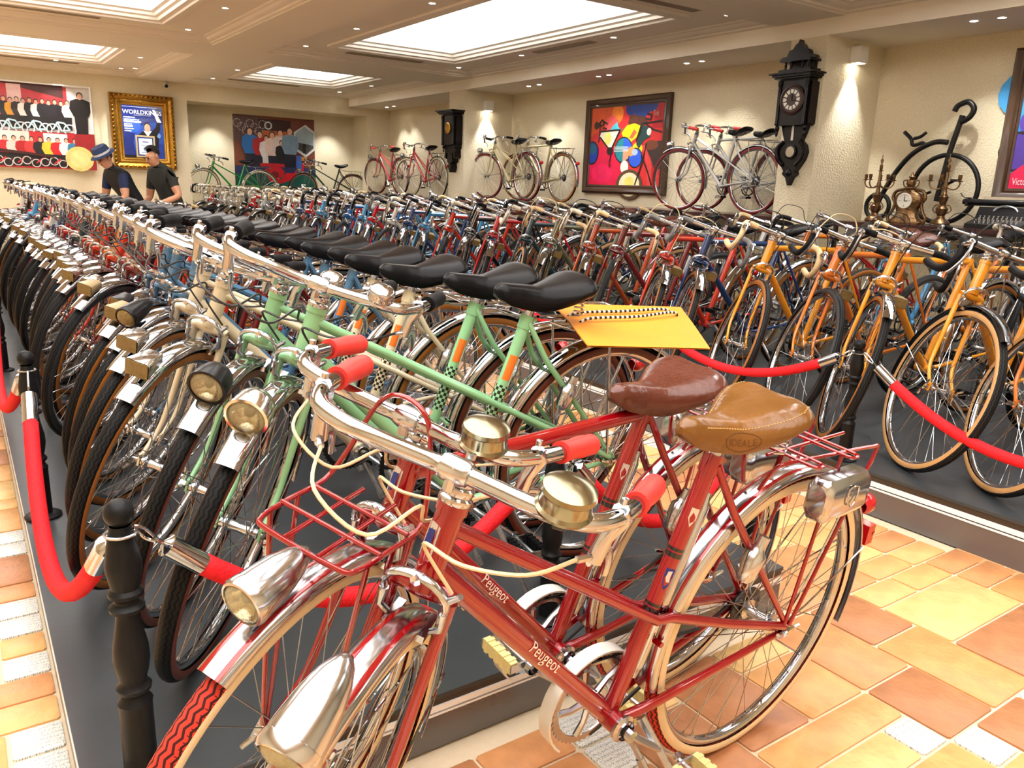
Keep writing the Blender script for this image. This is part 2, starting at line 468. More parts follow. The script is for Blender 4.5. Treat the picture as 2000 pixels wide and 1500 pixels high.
# --- ceiling: soffit by the wall, beams, coffers
COFX = [(-2.2, 2.784), (3.43, PX)]
COFY = [(-1.9, 4.5), (5.21, 10.575), (11.53, BACKY)]
m = MB()
T = 0.3
m.box(((PX + WALLX) / 2, 6.46, Z_SOF + T / 2), (WALLX - PX, 17.4, T))
top = Z_PER + 0.42
def slab(xa, xb, ya, yb, z, zt=top): m.box(((xa + xb) / 2, (ya + yb) / 2, (z + zt) / 2), (xb - xa, yb - ya, zt - z))
slab(LEFTX, -2.2, FRONTY, BACKY, Z_BEAM); slab(2.784, 3.43, FRONTY, BACKY, Z_BEAM)
for xa, xb in COFX:
    for ya, yb in ((FRONTY, -1.9), (4.5, 5.21), (10.575, 11.53)): slab(xa, xb, ya, yb, Z_BEAM)
TRAYS = []
for ci, (xa, xb) in enumerate(COFX):
    for ri, (ya, yb) in enumerate(COFY):
        ox0, ox1 = ((-1.45, 2.02), (4.14, 5.70))[ci]
        oy0, oy1 = ((-1.3, 3.85), (5.86, 9.80), (12.18, 14.02))[ri]
        slab(xa, ox0, ya, yb, Z_PER); slab(ox1, xb, ya, yb, Z_PER); slab(ox0, ox1, ya, oy0, Z_PER); slab(ox0, ox1, oy1, yb, Z_PER)
        TRAYS.append((ox0, ox1, oy0, oy1, ci, ri))
slab(LEFTX, WALLX, FRONTY, BACKY + 0.6, top, top + 0.1)
struct('ceiling', m, CEILM)

def moulding_ring(mb, x0, x1, y0, y1, z, prof, inward=True):
    """sweep a profile (out, up) round a rectangle"""
    C = [(x0, y0), (x1, y0), (x1, y1), (x0, y1)]
    S = [(1, 1), (-1, 1), (-1, -1), (1, -1)]
    P = []
    for (cx, cy), (sx, sy) in zip(C, S):
        P.append([(cx + sx * d * (1 if inward else -1), cy + sy * d * (1 if inward else -1), z + h) for d, h in prof])
    mb.grid(P, cu=True, cv=True, flip=inward)
n = 0
for ci, (xa, xb) in enumerate(COFX):
    for (ya, yb) in COFY:
        n += 1; mb = MB()
        moulding_ring(mb, xa, xb, ya, yb, Z_PER, [(0, 0), (0.13, 0), (0.13, -0.012), (0.115, -0.018), (0.10, -0.02), (0.085, -0.034), (0.06, -0.05), (0.035, -0.056), (0.03, -0.07), (0.012, -0.075), (0.0, -0.08)])
        o = struct('trim_%d' % n, mb, MOULD)
PANELM = mat('lit_tray_panel', (1, 0.98, 0.93), 0.7, 0, 0.01, 2, emit=(1.0, 0.99, 0.975), estr=TRAY_W)
TNAME = {(0, 0): 'lit ceiling tray over the near end of the long row', (0, 1): 'bright ceiling tray over the middle of the long row', (0, 2): 'bright ceiling tray in front of the big group photo',
         (1, 0): 'lit ceiling tray over the near end of the drop-bar bicycles', (1, 1): 'largest bright ceiling tray with an air vent on two sides', (1, 2): 'small bright ceiling tray in front of the niche'}
for (x0, x1, y0, y1, ci, ri) in TRAYS:
    t = thing('ceiling_light', TNAME[ci, ri], 'ceiling light', ((x0 + x1) / 2, (y0 + y1) / 2, Z_PER), group='lit ceiling trays')
    hx, hy = (x1 - x0) / 2, (y1 - y0) / 2
    mb = MB(); moulding_ring(mb, -hx, hx, -hy, hy, 0, [(0.075, 0.115), (0.075, 0.065), (0.045, 0.05), (0.035, 0.024), (0.006, 0.012), (-0.004, -0.014), (-0.05, -0.022), (-0.06, -0.038), (-0.10, -0.044), (-0.13, -0.028), (-0.15, -0.024), (-0.15, -0.001), (0.002, -0.001), (0.012, 0.115)])
    make('frame', mb, MOULD, t)
    mb = MB(); mb.box((0, 0, 0.13), (2 * hx - 0.002, 2 * hy - 0.002, 0.02)); make('glow_panel', mb, PANELM, t)  # emissive sheet added in place of cove light on the tray ceiling

# --- downlights, air vents
DLM = mat('downlight_lamp', (1, 0.95, 0.85), 0.5, 0, 0.01, 2, emit=(1.0, 0.90, 0.74), estr=30.0)
DLM.cycles.emission_sampling = 'NONE'      # the beams come from the spot in each fitting
dl_ring = MB().lathe([(0.030, 0.0), (0.030, -0.004), (0.042, -0.005), (0.045, 0.0)], 16).mesh('trim_ring')
dl_lamp = MB().lathe([(0.0001, -0.002), (0.030, -0.002), (0.030, 0.001)], 16).mesh('lamp')
def downlight(x, y, z, label, watts=None, tgt=None, deg=80):
    t = thing('downlight', label, 'ceiling light', (x, y, z), group='round ceiling downlights')
    put('trim_ring', dl_ring, MOULD, t); put('lamp', dl_lamp, DLM, t)
    s_ = spot((x, y, z - 0.012), tgt or (x, y, 0), watts or SPOT_W, deg)
    s_.name = 'lamp_beam'; s_['kind'] = 'helper'
k = 0
DLROWS = [('beside the bright tray over the long row', 2.42, (-0.4, 1.4, 3.2, 6.75, 8.66, 10.2)), ('between the long row tray and the largest tray', 3.83, (0.7, 2.7, 5.6, 7.0, 8.7, 10.25)),
          ('between the largest tray and the wall', 6.1, (1.1, 2.9, 5.47, 7.06, 8.8, 10.35)), ('over the far end of the long row', 2.43, (13.1, 14.7)),
          ('over the near side of the niche', 3.86, (13.3, 14.75)), ('before the far pillar', 6.18, (13.45, 14.85))]
for lab, x, ys in DLROWS:
    for i, y in enumerate(ys):
        downlight(x, y, Z_PER, 'round downlight %s, %s from the camera' % (lab, ordinal(i + 1)))
for i, (x, y, ty) in enumerate(((6.75, 3.53, 3.5), (6.77, 3.33, 2.9), (6.82, 6.64, 6.9), (6.82, 6.42, 6.2), (6.86, 8.18, 8.3), (6.86, 7.98, 7.7), (6.86, 9.69, 9.9), (6.86, 9.44, 9.3), (6.98, 14.5, 14.5), (6.98, 14.2, 13.9), (6.75, 1.6, 1.6))):
    downlight(x, y, Z_SOF, 'small downlight in the low soffit by the wall, %s from the camera' % ordinal(i + 1), SPOT_W * 0.7, (7.27, ty, 1.0), 75)
VENTM = mat('vent_metal', lin(170, 158, 138), 0.5, 0.3, 0.05, 20)
VENTD = mat('vent_dark', lin(70, 62, 52), 0.7, 0, 0.05, 20)
def vent(x, y, z, L, along_y, label):
    t = thing('air_vent', label, 'air vent', (x, y, z), (0, 0, pi / 2 if along_y else 0), group='slot vents in the ceiling')
    mb = MB(); mb.box((0, 0, 0.002), (L, 0.10, 0.004)); make('backing', mb, VENTD, t)
    mb = MB()
    for s in (-1, 1): mb.box((0, s * 0.058, -0.003), (L + 0.04, 0.018, 0.01)); mb.box((s * (L / 2 + 0.011), 0, -0.003), (0.018, 0.1, 0.01))
    make('frame', mb, VENTM, t)
    me = MB().box((0, 0, -0.002), (L, 0.012, 0.007)).mesh('slat')
    for q in (-0.03, 0.0, 0.03): put('slat', me, VENTM, t, Matrix.Translation((0, q, 0)))
vent(6.1, 7.95, Z_PER, 1.05, True, 'long slot vent between the largest tray and the wall')
vent(4.95, 10.32, Z_PER, 1.05, False, 'slot vent on the far side of the largest tray')
vent(0.7, 10.2, Z_PER, 1.6, False, 'slot vent beyond the tray over the long row')
vent(5.3, 5.53, Z_PER, 0.9, False, 'slot vent on the near side of the largest tray')
vent(4.7, 14.62, Z_PER, 1.2, False, 'slot vent close to the header over the niche')
vent(1.0, 14.62, Z_PER, 1.6, False, 'slot vent over the big group photo')

# --- the two platforms
PLAT_TOP = mat('grey_vinyl', lin(54, 60, 64), 0.38, 0, 0.32, 3.5, bump=0.05, bscale=30, rvary=0.12)
PLAT_DARK = mat('platform_edge', lin(62, 54, 46), 0.35, 0.2, 0.1, 8)
PLAT_FASC = mat('platform_fascia', lin(112, 110, 112), 0.3, 0.5, 0.12, 5, rvary=0.1)
STRIPM = mat('aluminium_strip_glare', lin(245, 246, 250), 0.35, 0.0, 0.03, 20)  # aluminium strip, with the lights it reflects painted in as plain white
def platform(x0, x1, y0, y1, h, label, name):
    t = thing(name, label, 'platform', ((x0 + x1) / 2, y0, 0))
    hx = (x1 - x0) / 2; ly = y1 - y0
    mb = MB(); mb.box((0, ly / 2, h - 0.006), (2 * hx, ly, 0.012)); make('deck', mb, PLAT_TOP, t)
    for nm, ma, za, zb_, ins in (('edge_band', PLAT_DARK, h * 0.80, h - 0.012, 0.003), ('metal_strip', STRIPM, h * 0.69, h * 0.80, 0.0), ('shadow_gap', PLAT_DARK, h * 0.655, h * 0.69, 0.006), ('metal_strip', STRIPM, h * 0.62, h * 0.655, 0.0), ('fascia', PLAT_FASC, 0.0, h * 0.62, 0.003)):
        mb = MB(); mb.box((0, ly / 2, (za + zb_) / 2), (2 * (hx - ins), ly - 2 * ins, zb_ - za)); make(nm, mb, ma, t)
    return t
PH1, PH2 = 0.137, 0.175
platform(0.08, 1.95, 1.326, 11.0, PH1, 'low dark grey platform under the long row of city bicycles', 'display_platform')
platform(2.885, 6.47, -1.6, 14.9, PH2, 'low dark grey platform along the wall under the drop-bar bicycles', 'display_platform')

# ------------------------------------------------------------------ bicycles (x forward, y to the rider's left, z up; origin on the ground)
_C = {}
def cached(key, fn, ang=45):
    if key not in _C: _C[key] = fn().mesh(key if isinstance(key, str) else str(key[0]), ang)
    return _C[key]
RH, FH, BBP = V(-0.5, 0, 0.34), V(0.55, 0, 0.34), V(-0.06, 0, 0.275)
HA = radians(72)
AXD = V(-cos(HA), 0, sin(HA))
def hd(z, off=0.0): return V(0.487 - (z - 0.34) * 0.3249 + off, 0, z)
def st(z): return V(-0.06 - (z - 0.275) * 0.3249, 0, z)
def mir(p): return V(p[0], -p[1], p[2])
SEG = {0: (64, 10), 1: (40, 8), 2: (28, 6)}

def w_rim(q):
    n = SEG[q][0]
    return MB().lathe([(0.312, -0.012), (0.305, -0.0125), (0.298, -0.007), (0.2955, 0), (0.298, 0.007), (0.305, 0.0125), (0.312, 0.012), (0.307, 0.0)], n, ax=(0, 1, 0), x=(1, 0, 0), closed=True)
def w_tyre(q, fat=0.0195):
    n, k = SEG[q]; k = {0: 16, 1: 10, 2: 8}[q]
    mb = MB(); Rc = 0.34 - fat; b = 0
    ang = [pi * 1.35 * (j / k - 0.5) for j in range(k + 1)]
    for i in range(n):
        a = 2 * pi * i / n
        for t in ang:
            r = Rc + fat * cos(t); mb.v.append((cos(a) * r, sin(t) * fat, sin(a) * r))
    for i in range(n):
        for j in range(k):
            i2 = (i + 1) % n; w = k + 1
            f = (i * w + j, i * w + j + 1, i2 * w + j + 1, i2 * w + j)
            mid = abs((ang[j] + ang[j + 1]) / 2)
            mb.uv[len(mb.f)] = tuple((0.34 * 2 * pi * ii / n, fat * ang[jj]) for ii, jj in ((i, j), (i, j + 1), (i + 1, j + 1), (i + 1, j)))
            mb.f.append(f); mb.m.append(0 if mid < 1.02 else 1)
    return mb
def w_spokes(q):
    n = {0: 36, 1: 32, 2: 20}[q]; r = {0: 0.0011, 1: 0.0012, 2: 0.0014}[q]; s = {0: 4, 1: 3, 2: 3}[q]
    mb = MB()
    for i in range(n):
        a = 2 * pi * i / n; sd = 1 if i % 2 else -1
        off = (1 if (i // 2) % 2 else -1) * radians(62)
        h = V(0.021 * cos(a + off), sd * 0.028, 0.021 * sin(a + off)); e = V(0.299 * cos(a), sd * 0.003, 0.299 * sin(a))
        mb.tube([h, e], r, s, cap=False)
        if q == 0: mb.tube([e * 0.965 + h * 0.0, e], 0.002, 5, cap=False)
    return mb
def w_hub(q):
    return MB().lathe([(0.0001, -0.062), (0.006, -0.062), (0.006, -0.045), (0.012, -0.044), (0.012, -0.034), (0.024, -0.032), (0.024, -0.026), (0.013, -0.022), (0.010, 0), (0.013, 0.022), (0.024, 0.026), (0.024, 0.032), (0.012, 0.034), (0.012, 0.044), (0.006, 0.045), (0.006, 0.062), (0.0001, 0.062)], 16 if q == 0 else 8, ax=(0, 1, 0))
def w_nut(s):
    mb = MB(); mb.tube([(0.038, s * 0.074, 0.012), (0.02, s * 0.068, 0.004), (0, s * 0.066, 0), (-0.02, s * 0.068, 0.004), (-0.038, s * 0.074, 0.012)], [0.004, 0.005, 0.008, 0.005, 0.004], 6)
    mb.lathe([(0.009, s * 0.056), (0.009, s * 0.07), (0.0001, s * 0.071)], 8, ax=(0, 1, 0))
    return mb
def guard(a0, a1, q, R=0.357, w=0.052):
    n = {0: 40, 1: 22, 2: 14}[q]
    prof = [(-0.5, -0.012), (-0.46, -0.005), (-0.34, 0.001), (-0.2, 0.0022), (-0.14, 0.003), (0.14, 0.003), (0.2, 0.0022), (0.34, 0.001), (0.46, -0.005), (0.5, -0.012)]
    mis = [0, 0, 1, 0, 0, 0, 1, 0, 0]
    mb = MB()
    P = []
    for i in range(n + 1):
        a = radians(a0 + (a1 - a0) * i / n)
        P.append([V(cos(a) * (R + h), y * w, sin(a) * (R + h)) for y, h in prof] + [V(cos(a) * (R + h - 0.0016), y * w * 0.97, sin(a) * (R + h - 0.0016)) for y, h in reversed(prof)])
    k = len(P[0]); b = len(mb.v)
    for row in P: mb.v.extend(tuple(p) for p in row)
    for i in range(n):
        for j in range(k):
            l = (j + 1) % k
            mb.f.append((b + i * k + j, b + (i + 1) * k + j, b + (i + 1) * k + l, b + i * k + l)); mb.m.append(mis[j] if j < 9 else 0)
    mb.f.append(tuple(b + j for j in range(k))); mb.m.append(0)
    mb.f.append(tuple(b + n * k + j for j in reversed(range(k)))); mb.m.append(0)
    return mb
def guard_stays(angles, R=0.352, y=0.03, r=0.0022, y0=0.052):
    mb = MB()
    for a in angles:
        a = radians(a)
        for s in (-1, 1): mb.tube([(0.0, s * y0, 0.004), (cos(a) * 0.1, s * (y0 - 0.003), sin(a) * 0.1), (cos(a) * R, s * y * 0.9, sin(a) * R)], r, 5, cap=False)
    return mb
def f_frame(kind, q):
    n = {0: 14, 1: 9, 2: 6}[q]; mb = MB()
    hb, ht, zs = {'mixte': (0.700, 0.815, 0.765), 'bent': (0.695, 0.812, 0.775), 'diamond': (0.705, 0.832, 0.795), 'gents': (0.70, 0.805, 0.80)}[kind]
    mb.tube([hd(hb), hd(ht)], 0.0205, n); mb.tube([BBP, st(zs)], 0.016, n)
    mb.tube([hd(hb + 0.028), BBP], 0.0172, n)
    mb.tube([BBP + V(0, -0.036, 0), BBP + V(0, 0.036, 0)], 0.021, n)
    for s in (-1, 1):
        d = V(-0.5, s * 0.058, 0.34)
        mb.tube(crv([BBP + V(-0.01, s * 0.018, 0), BBP + V(-0.10, s * 0.034, 0.016), d + V(0.02, 0, -0.004)], 3), [0.011, 0.011, 0.011, 0.010, 0.009, 0.008, 0.007], max(6, n - 4))
        mb.tube([st(zs - 0.012) + V(0, s * 0.014, 0), st(zs - 0.09) + V(-0.075, s * 0.036, -0.02), d + V(-0.004, 0, 0.02)], [0.007, 0.0085, 0.0065], max(6, n - 4))
        mb.prism([(-0.022, 0.012), (-0.012, 0.026), (0.016, 0.012), (0.02, -0.008), (0.0, -0.02), (-0.018, -0.016)], lambda u, v_, h, d=d: d + V(u, h, v_), -0.003, 0.003)
    if kind in ('diamond', 'gents'):
        mb.tube([hd(ht - 0.03), st(zs - 0.012)], 0.0148, n)
    elif kind == 'mixte':
        for s in (-1, 1):
            a = hd(ht - 0.028) + V(0, s * 0.010, 0); b = V(-0.5, s * 0.06, 0.352)
            mid = a.lerp(b, 0.6); mid.y = s * 0.024
            mb.tube([a, a.lerp(mid, 0.5), mid, mid.lerp(b, 0.5), b], 0.0088, max(6, n - 4))
    else:
        zc = 0.47; c = st(zc)
        for s in (-1, 1):
            a = hd(ht - 0.03) + V(0, s * 0.009, 0); b = V(-0.5, s * 0.06, 0.352)
            m1 = c + V(0.03, s * 0.021, 0.024); m2 = c + V(-0.03, s * 0.026, 0.004)
            mb.tube([a, a.lerp(m1, 0.5), m1, c + V(0.004, s * 0.024, 0.008), m2, m2.lerp(b, 0.5) + V(0, 0, -0.004), b], 0.0098, max(6, n - 4))
    if q < 2:
        mb.tube([st(0.40) + V(-0.04, -0.03, 0.02), st(0.40) + V(-0.04, 0.03, 0.02)], 0.006, 6)
        for z_, rr in ((hb + 0.004, 0.0235), (ht - 0.004, 0.0232)): mb.tube([hd(z_ - 0.007), hd(z_ + 0.007)], rr, n)
        mb.tube([st(zs - 0.03), st(zs + 0.004)], 0.0188, n)
        mb.tube([st(zs - 0.008) + V(-0.02, -0.012, 0), st(zs - 0.008) + V(-0.02, 0.012, 0)], 0.006, 6)
    return mb
def f_fork(q):
    n = {0: 12, 1: 8, 2: 6}[q]; mb = MB()
    mb.tube([hd(0.69) + V(0, -0.047, 0), hd(0.69) + V(0, -0.03, 0.006), hd(0.693) , hd(0.69) + V(0, 0.03, 0.006), hd(0.69) + V(0, 0.047, 0)], [0.0135, 0.0145, 0.0165, 0.0145, 0.0135], n)
    for s in (-1, 1):
        P = crv([hd(0.688) + V(0, s * 0.043, 0), hd(0.56) + V(0, s * 0.045, 0), hd(0.46, 0.001) + V(0, s * 0.047, 0), hd(0.40, 0.012) + V(0, s * 0.049, 0), V(0.55, s * 0.05, 0.35)], 3 if q < 2 else 2)
        k = len(P); mb.tube(P, [(0.0135 - 0.007 * (i / (k - 1)) ** 0.8, 0.0105 - 0.0045 * (i / (k - 1)) ** 0.8) for i in range(k)], n, up=(1, 0, 0))
        mb.prism([(-0.012, 0.02), (0.008, 0.022), (0.012, -0.012), (-0.01, -0.012)], lambda u, v_, h, s=s: V(0.55 + u, s * 0.05 + h, 0.34 + v_), -0.003, 0.003)
    return mb
def f_headset(zt, q):
    mb = MB(); n = 18 if q == 0 else 10
    prof = [(0.022, 0.0), (0.0245, 0.004), (0.0245, 0.010), (0.0205, 0.013), (0.022, 0.017), (0.0225, 0.024), (0.018, 0.027), (0.0195, 0.030), (0.0195, 0.036), (0.012, 0.039)]
    mb.lathe(prof, n, hd(zt), AXD)
    return mb
def f_stem(kind, zt, q):
    mb = MB(); n = 14 if q == 0 else 8
    cl = CLAMP[kind]; zq = cl.z - (0.012 if kind == 'drop' else 0.018)
    mb.tube([hd(zt + 0.03), hd(zq - 0.02), hd(zq)], [0.0115, 0.0115, 0.0125], n)
    mb.tube([hd(zq - 0.012), hd(zq - 0.002) + V(0.012, 0, 0.003), hd(zq).lerp(cl, 0.6), cl], [0.0135, 0.014, 0.0125, 0.0135], n)
    mb.tube([cl + V(0, -0.02, 0), cl + V(0, -0.014, 0), cl + V(0, 0.014, 0), cl + V(0, 0.02, 0)], [0.0165, 0.0185, 0.0185, 0.0165], n)
    if q < 2:
        mb.lathe([(0.007, 0), (0.007, 0.008), (0.0001, 0.009)], 6, hd(zq + 0.008), AXD)
        mb.tube([cl + V(0.008, 0, 0.01), cl + V(0.012, 0, -0.024)], 0.008, 6)
    return mb
CLAMP = {'city': hd(0.866) + V(0.052, 0, 0.018), 'drop': hd(0.885) + V(0.085, 0, 0.0), 'flat': hd(0.90) + V(0.05, 0, 0.02)}
CITY = [(0, 0.000, 0), (0.002, 0.031, 0.0), (0.016, 0.066, 0.008), (0.036, 0.110, 0.020), (0.042, 0.151, 0.026), (0.026, 0.188, 0.026), (-0.014, 0.211, 0.022), (-0.062, 0.222, 0.014), (-0.095, 0.226, 0.008)]
CITYG = [(-0.075, 0.224, 0.012), (-0.115, 0.229, 0.005), (-0.15, 0.233, -0.002), (-0.185, 0.237, -0.010)]
DROP = [(0, 0, 0), (0, 0.06, 0), (0, 0.12, 0.002), (0.004, 0.165, 0.004), (0.035, 0.19, 0.004), (0.072, 0.197, -0.012), (0.094, 0.201, -0.048), (0.084, 0.205, -0.092), (0.04, 0.208, -0.124), (-0.02, 0.21, -0.132), (-0.075, 0.211, -0.130)]
def half(pts, s): return [V(p[0], p[1] * s, p[2]) for p in pts]
def f_bar(kind, q):
    mb = MB(); pts = DROP if kind == 'drop' else CITY; k = {0: 5, 1: 3, 2: 2}[q]
    P = list(reversed(crv(half(pts, -1), k)))[:-1] + crv(half(pts, 1), k)
    mb.tube([p + CLAMP[kind] for p in P], 0.0122, {0: 16, 1: 10, 2: 7}[q])
    return mb
def f_tape(kind, q, s):
    k = {0: 4, 1: 3, 2: 2}[q]
    if kind == 'drop':
        P = crv(half(DROP, s), k); i0 = int(2.2 * k); P = P[i0:]
        return MB().tube([p + CLAMP[kind] for p in P], [0.0145] * len(P), {0: 14, 1: 9, 2: 7}[q])
    P = crv(half(CITYG, s), 4); m_ = len(P)
    rr = [0.0175, 0.0172, 0.0162, 0.0158, 0.0162, 0.017, 0.0175, 0.0178, 0.0178, 0.0172, 0.017, 0.0175, 0.0145][:m_]
    return MB().tube([p + CLAMP[kind] for p in P], rr, {0: 16, 1: 10, 2: 7}[q])
def f_lever(kind, q, s):
    mb = MB(); c = CLAMP[kind]; n = 8 if q == 0 else 6
    if kind == 'drop':
        a = c + V(0.094, s * 0.201, -0.03)
        mb.tube(crv([c + V(0.080, s * 0.2, -0.012), c + V(0.108, s * 0.2, 0.004), c + V(0.118, s * 0.2, 0.018)], 3), [0.012, 0.0135, 0.0145, 0.0145, 0.014, 0.013, 0.011], n)
        mb.tube(crv([c + V(0.118, s * 0.2, 0.016), c + V(0.138, s * 0.202, -0.01), c + V(0.134, s * 0.205, -0.06), c + V(0.112, s * 0.208, -0.105), c + V(0.098, s * 0.21, -0.122)], 3), [(0.008, 0.005)] * 13, n)
    else:
        p = c + V(-0.02, s * 0.213, 0.020)
        mb.tube([p + V(0.006, s * -0.003, 0.013), p + V(0.0, s * 0.0, 0.0), p + V(0.006, s * -0.008, -0.03), p + V(0.010, s * -0.012, -0.068)], [0.011, 0.0155, 0.011, 0.012], n)
        mb.tube(crv([p + V(0.020, s * -0.016, -0.066), p + V(-0.008, s * -0.010, -0.066), p + V(-0.040, s * -0.002, -0.078), p + V(-0.062, s * 0.004, -0.108), p + V(-0.070, s * 0.006, -0.135)], 3), [(0.008, 0.0045)] * 13, n)
        mb.tube([p + V(0.012, s * -0.012, -0.060), p + V(0.035, s * -0.030, -0.060)], 0.005, 6)
        mb.lathe([(0.005, 0), (0.005, 0.008), (0.0001, 0.009)], 8, p + V(0.006, s * -0.003, 0.022), (0, 0, 1))
    return mb
def f_bell(q):
    c = CLAMP['city'] + V(0.040, 0.138, 0.046)
    return MB().lathe([(0.018, -0.012), (0.027, -0.010), (0.029, -0.004), (0.0275, -0.001), (0.0285, 0.004), (0.028, 0.011), (0.024, 0.016), (0.015, 0.0185), (0.008, 0.0185), (0.0001, 0.0195)], 24 if q == 0 else 10, c, V(0.1, 0.0, 1))
def sad_point(kind, t, f):
    o = st(SADZ[kind]); Ln = 0.27
    if kind == 'leather': ws = [(0, 0.004), (0.015, 0.014), (0.05, 0.021), (0.12, 0.025), (0.3, 0.032), (0.45, 0.046), (0.6, 0.068), (0.74, 0.086), (0.86, 0.092), (0.94, 0.084), (0.985, 0.055), (1, 0.02)]
    else: ws = [(0, 0.006), (0.02, 0.017), (0.05, 0.0235), (0.1, 0.027), (0.3, 0.031), (0.45, 0.040), (0.6, 0.058), (0.75, 0.076), (0.88, 0.081), (0.96, 0.068), (1, 0.03)] if kind != 'race' else [(0, 0.01), (0.04, 0.02), (0.3, 0.024), (0.5, 0.034), (0.7, 0.056), (0.86, 0.07), (0.96, 0.06), (1, 0.025)]
    w = ws[-1][1]
    for (a, x), (b, y) in zip(ws, ws[1:]):
        if t <= b: w = x + (y - x) * (t - a) / (b - a); break
    zt = -0.004 - 0.012 * (1 - abs(2 * min(t / 0.9, 1) - 1)) + 0.022 * max(0, (t - 0.45) / 0.55) ** 1.5 - (0.016 * (1 - t / 0.10) ** 2 if t < 0.10 else 0) - (0.03 * ((t - 0.93) / 0.07) ** 2 if t > 0.93 else 0)
    w *= 1.22 if kind == 'city' else (1.06 if kind == 'leather' else 1.0)
    hs = (0.046 if kind == 'leather' else (0.046 if kind == 'city' else 0.034)) * (0.70 + 0.30 * sin(pi * min(1, t * 1.2))) * min(1, 0.3 + 0.7 * sqrt(t / 0.10)) * min(1, 0.45 + 0.55 * sqrt(max(0, 1 - t) / 0.06))
    if kind == 'leather' and t > 0.2: zt -= 0.006 * math.exp(-(f / 0.3) ** 2) * min(1, (t - 0.2) / 0.2)
    y = w * (abs(sin(f)) ** 0.75) * (1 if f > 0 else -1)
    if abs(f) > pi / 2: y *= 1 - 0.12 * (abs(f) - pi / 2)
    return o + V(0.135 - Ln * t, y, zt - hs * (1 - cos(f)) * 0.9)
def f_saddle(kind, q):
    nu, nv = {0: (34, 28), 1: (14, 12), 2: (9, 8)}[q]
    P = [[sad_point(kind, i / nu, radians(-118 + 236 * j / nv)) for j in range(nv + 1)] for i in range(nu + 1)]
    mb = MB(); mb.grid(P, flip=True)
    b = len(mb.v) - (nu + 1) * (nv + 1); w_ = nv + 1
    for i in range(nu): mb.f.append((b + i * w_, b + (i + 1) * w_, b + (i + 1) * w_ + nv, b + i * w_ + nv)); mb.m.append(0)
    mb.f.append(tuple(b + j for j in range(nv + 1))); mb.m.append(0)
    mb.f.append(tuple(b + nu * w_ + j for j in reversed(range(nv + 1)))); mb.m.append(0)
    return mb
SADZ = {'city': 0.862, 'race': 0.885, 'leather': 0.868}
def f_rails(kind, q):
    o = st(SADZ[kind]); mb = MB(); zt = SADZ[kind] - 0.052
    for s in (-1, 1):
        mb.tube(crv([o + V(0.12, s * 0.006, -0.03), o + V(0.06, s * 0.016, -0.05), o + V(-0.04, s * 0.022, -0.056), o + V(-0.1, s * 0.05, -0.05)], 3), 0.0036, 6)
        if q == 0:
            c = o + V(-0.09, s * 0.05, -0.062)
            mb.tube([c + V(cos(a * 1.256) * 0.014, sin(a * 1.256) * 0.014, -0.024 + a * 0.0021) for a in range(22)], 0.0026, 5)
    mb.tube([st(zt) + V(0, -0.024, 0), st(zt) + V(0, 0.024, 0)], 0.012, 8)
    return mb
def f_post(zs, kind, q):
    return MB().tube([st(zs - 0.02), st(SADZ[kind] - 0.05)], 0.0125, 12 if q == 0 else 7)
def f_ring(q):
    """chainring with teeth on the right side"""
    mb = MB(); n = 46 if q == 0 else 26; y = -0.048
    def ann(r0, r1, y0, y1, seg, teeth=0.0):
        P = []
        for i in range(seg):
            a = 2 * pi * i / seg; t = teeth * (i % 2)
            P.append([BBP + V(cos(a) * r, yy, sin(a) * r) for r, yy in ((r0, y0), (r1 + t, y0), (r1 + t, y1), (r0, y1))])
        mb.grid(P, cu=True, cv=True)
    ann(0.080, 0.092, y - 0.0015, y + 0.0015, n * 2 if q == 0 else n, 0.005)
    if q < 2:
        for i in range(5):
            a = 2 * pi * i / 5
            mb.tube([BBP + V(0, y, 0), BBP + V(cos(a - 0.12) * 0.05, y, sin(a - 0.12) * 0.05), BBP + V(cos(a) * 0.08, y, sin(a) * 0.08)], [0.008, 0.006, 0.007], 6)
    mb.lathe([(0.0001, -0.062), (0.02, -0.06), (0.022, -0.044), (0.0001, -0.042)], 12, BBP, (0, 1, 0))
    return mb
CRA = radians(38)
def f_crank(q):
    mb = MB(); n = 8 if q == 0 else 6
    for s, a in ((-1, CRA), (1, CRA + pi)):
        e = BBP + V(cos(a) * 0.168, s * 0.075, sin(a) * 0.168)
        mb.tube([BBP + V(0, s * 0.05, 0), BBP + V(cos(a) * 0.02, s * 0.06, sin(a) * 0.02), e], [(0.013, 0.010), (0.014, 0.008), (0.011, 0.006)], n, up=(0, 1, 0))
        mb.tube([BBP + V(0, 0, 0), BBP + V(0, s * 0.066, 0)], 0.012, n)
        mb.lathe([(0.013, 0), (0.013, s * 0.012), (0.0001, s * 0.012)], n, e, (0, 1, 0))
    if q == 0: mb.lathe([(0.026, 0.036), (0.027, 0.042), (0.02, 0.046), (0.02, 0.05)], 16, BBP, (0, 1, 0))
    return mb
def f_pedal(q, s):
    a = CRA + (pi if s > 0 else 0)
    e = BBP + V(cos(a) * 0.168, s * 0.082, sin(a) * 0.168); mb = MB()
    mb.tube([e, e + V(0, s * 0.10, 0)], 0.005, 6, mi=0)
    for x in (-0.03, 0.03):
        mb.box(e + V(x, s * 0.056, 0), (0.016, 0.086, 0.022), mi=1)
        if q == 0:
            for k in range(5): mb.box(e + V(x, s * (0.024 + k * 0.016), 0), (0.019, 0.008, 0.026), mi=1)
    for y in (0.012, 0.1): mb.box(e + V(0, s * y, 0), (0.076, 0.004, 0.016), mi=0)
    return mb
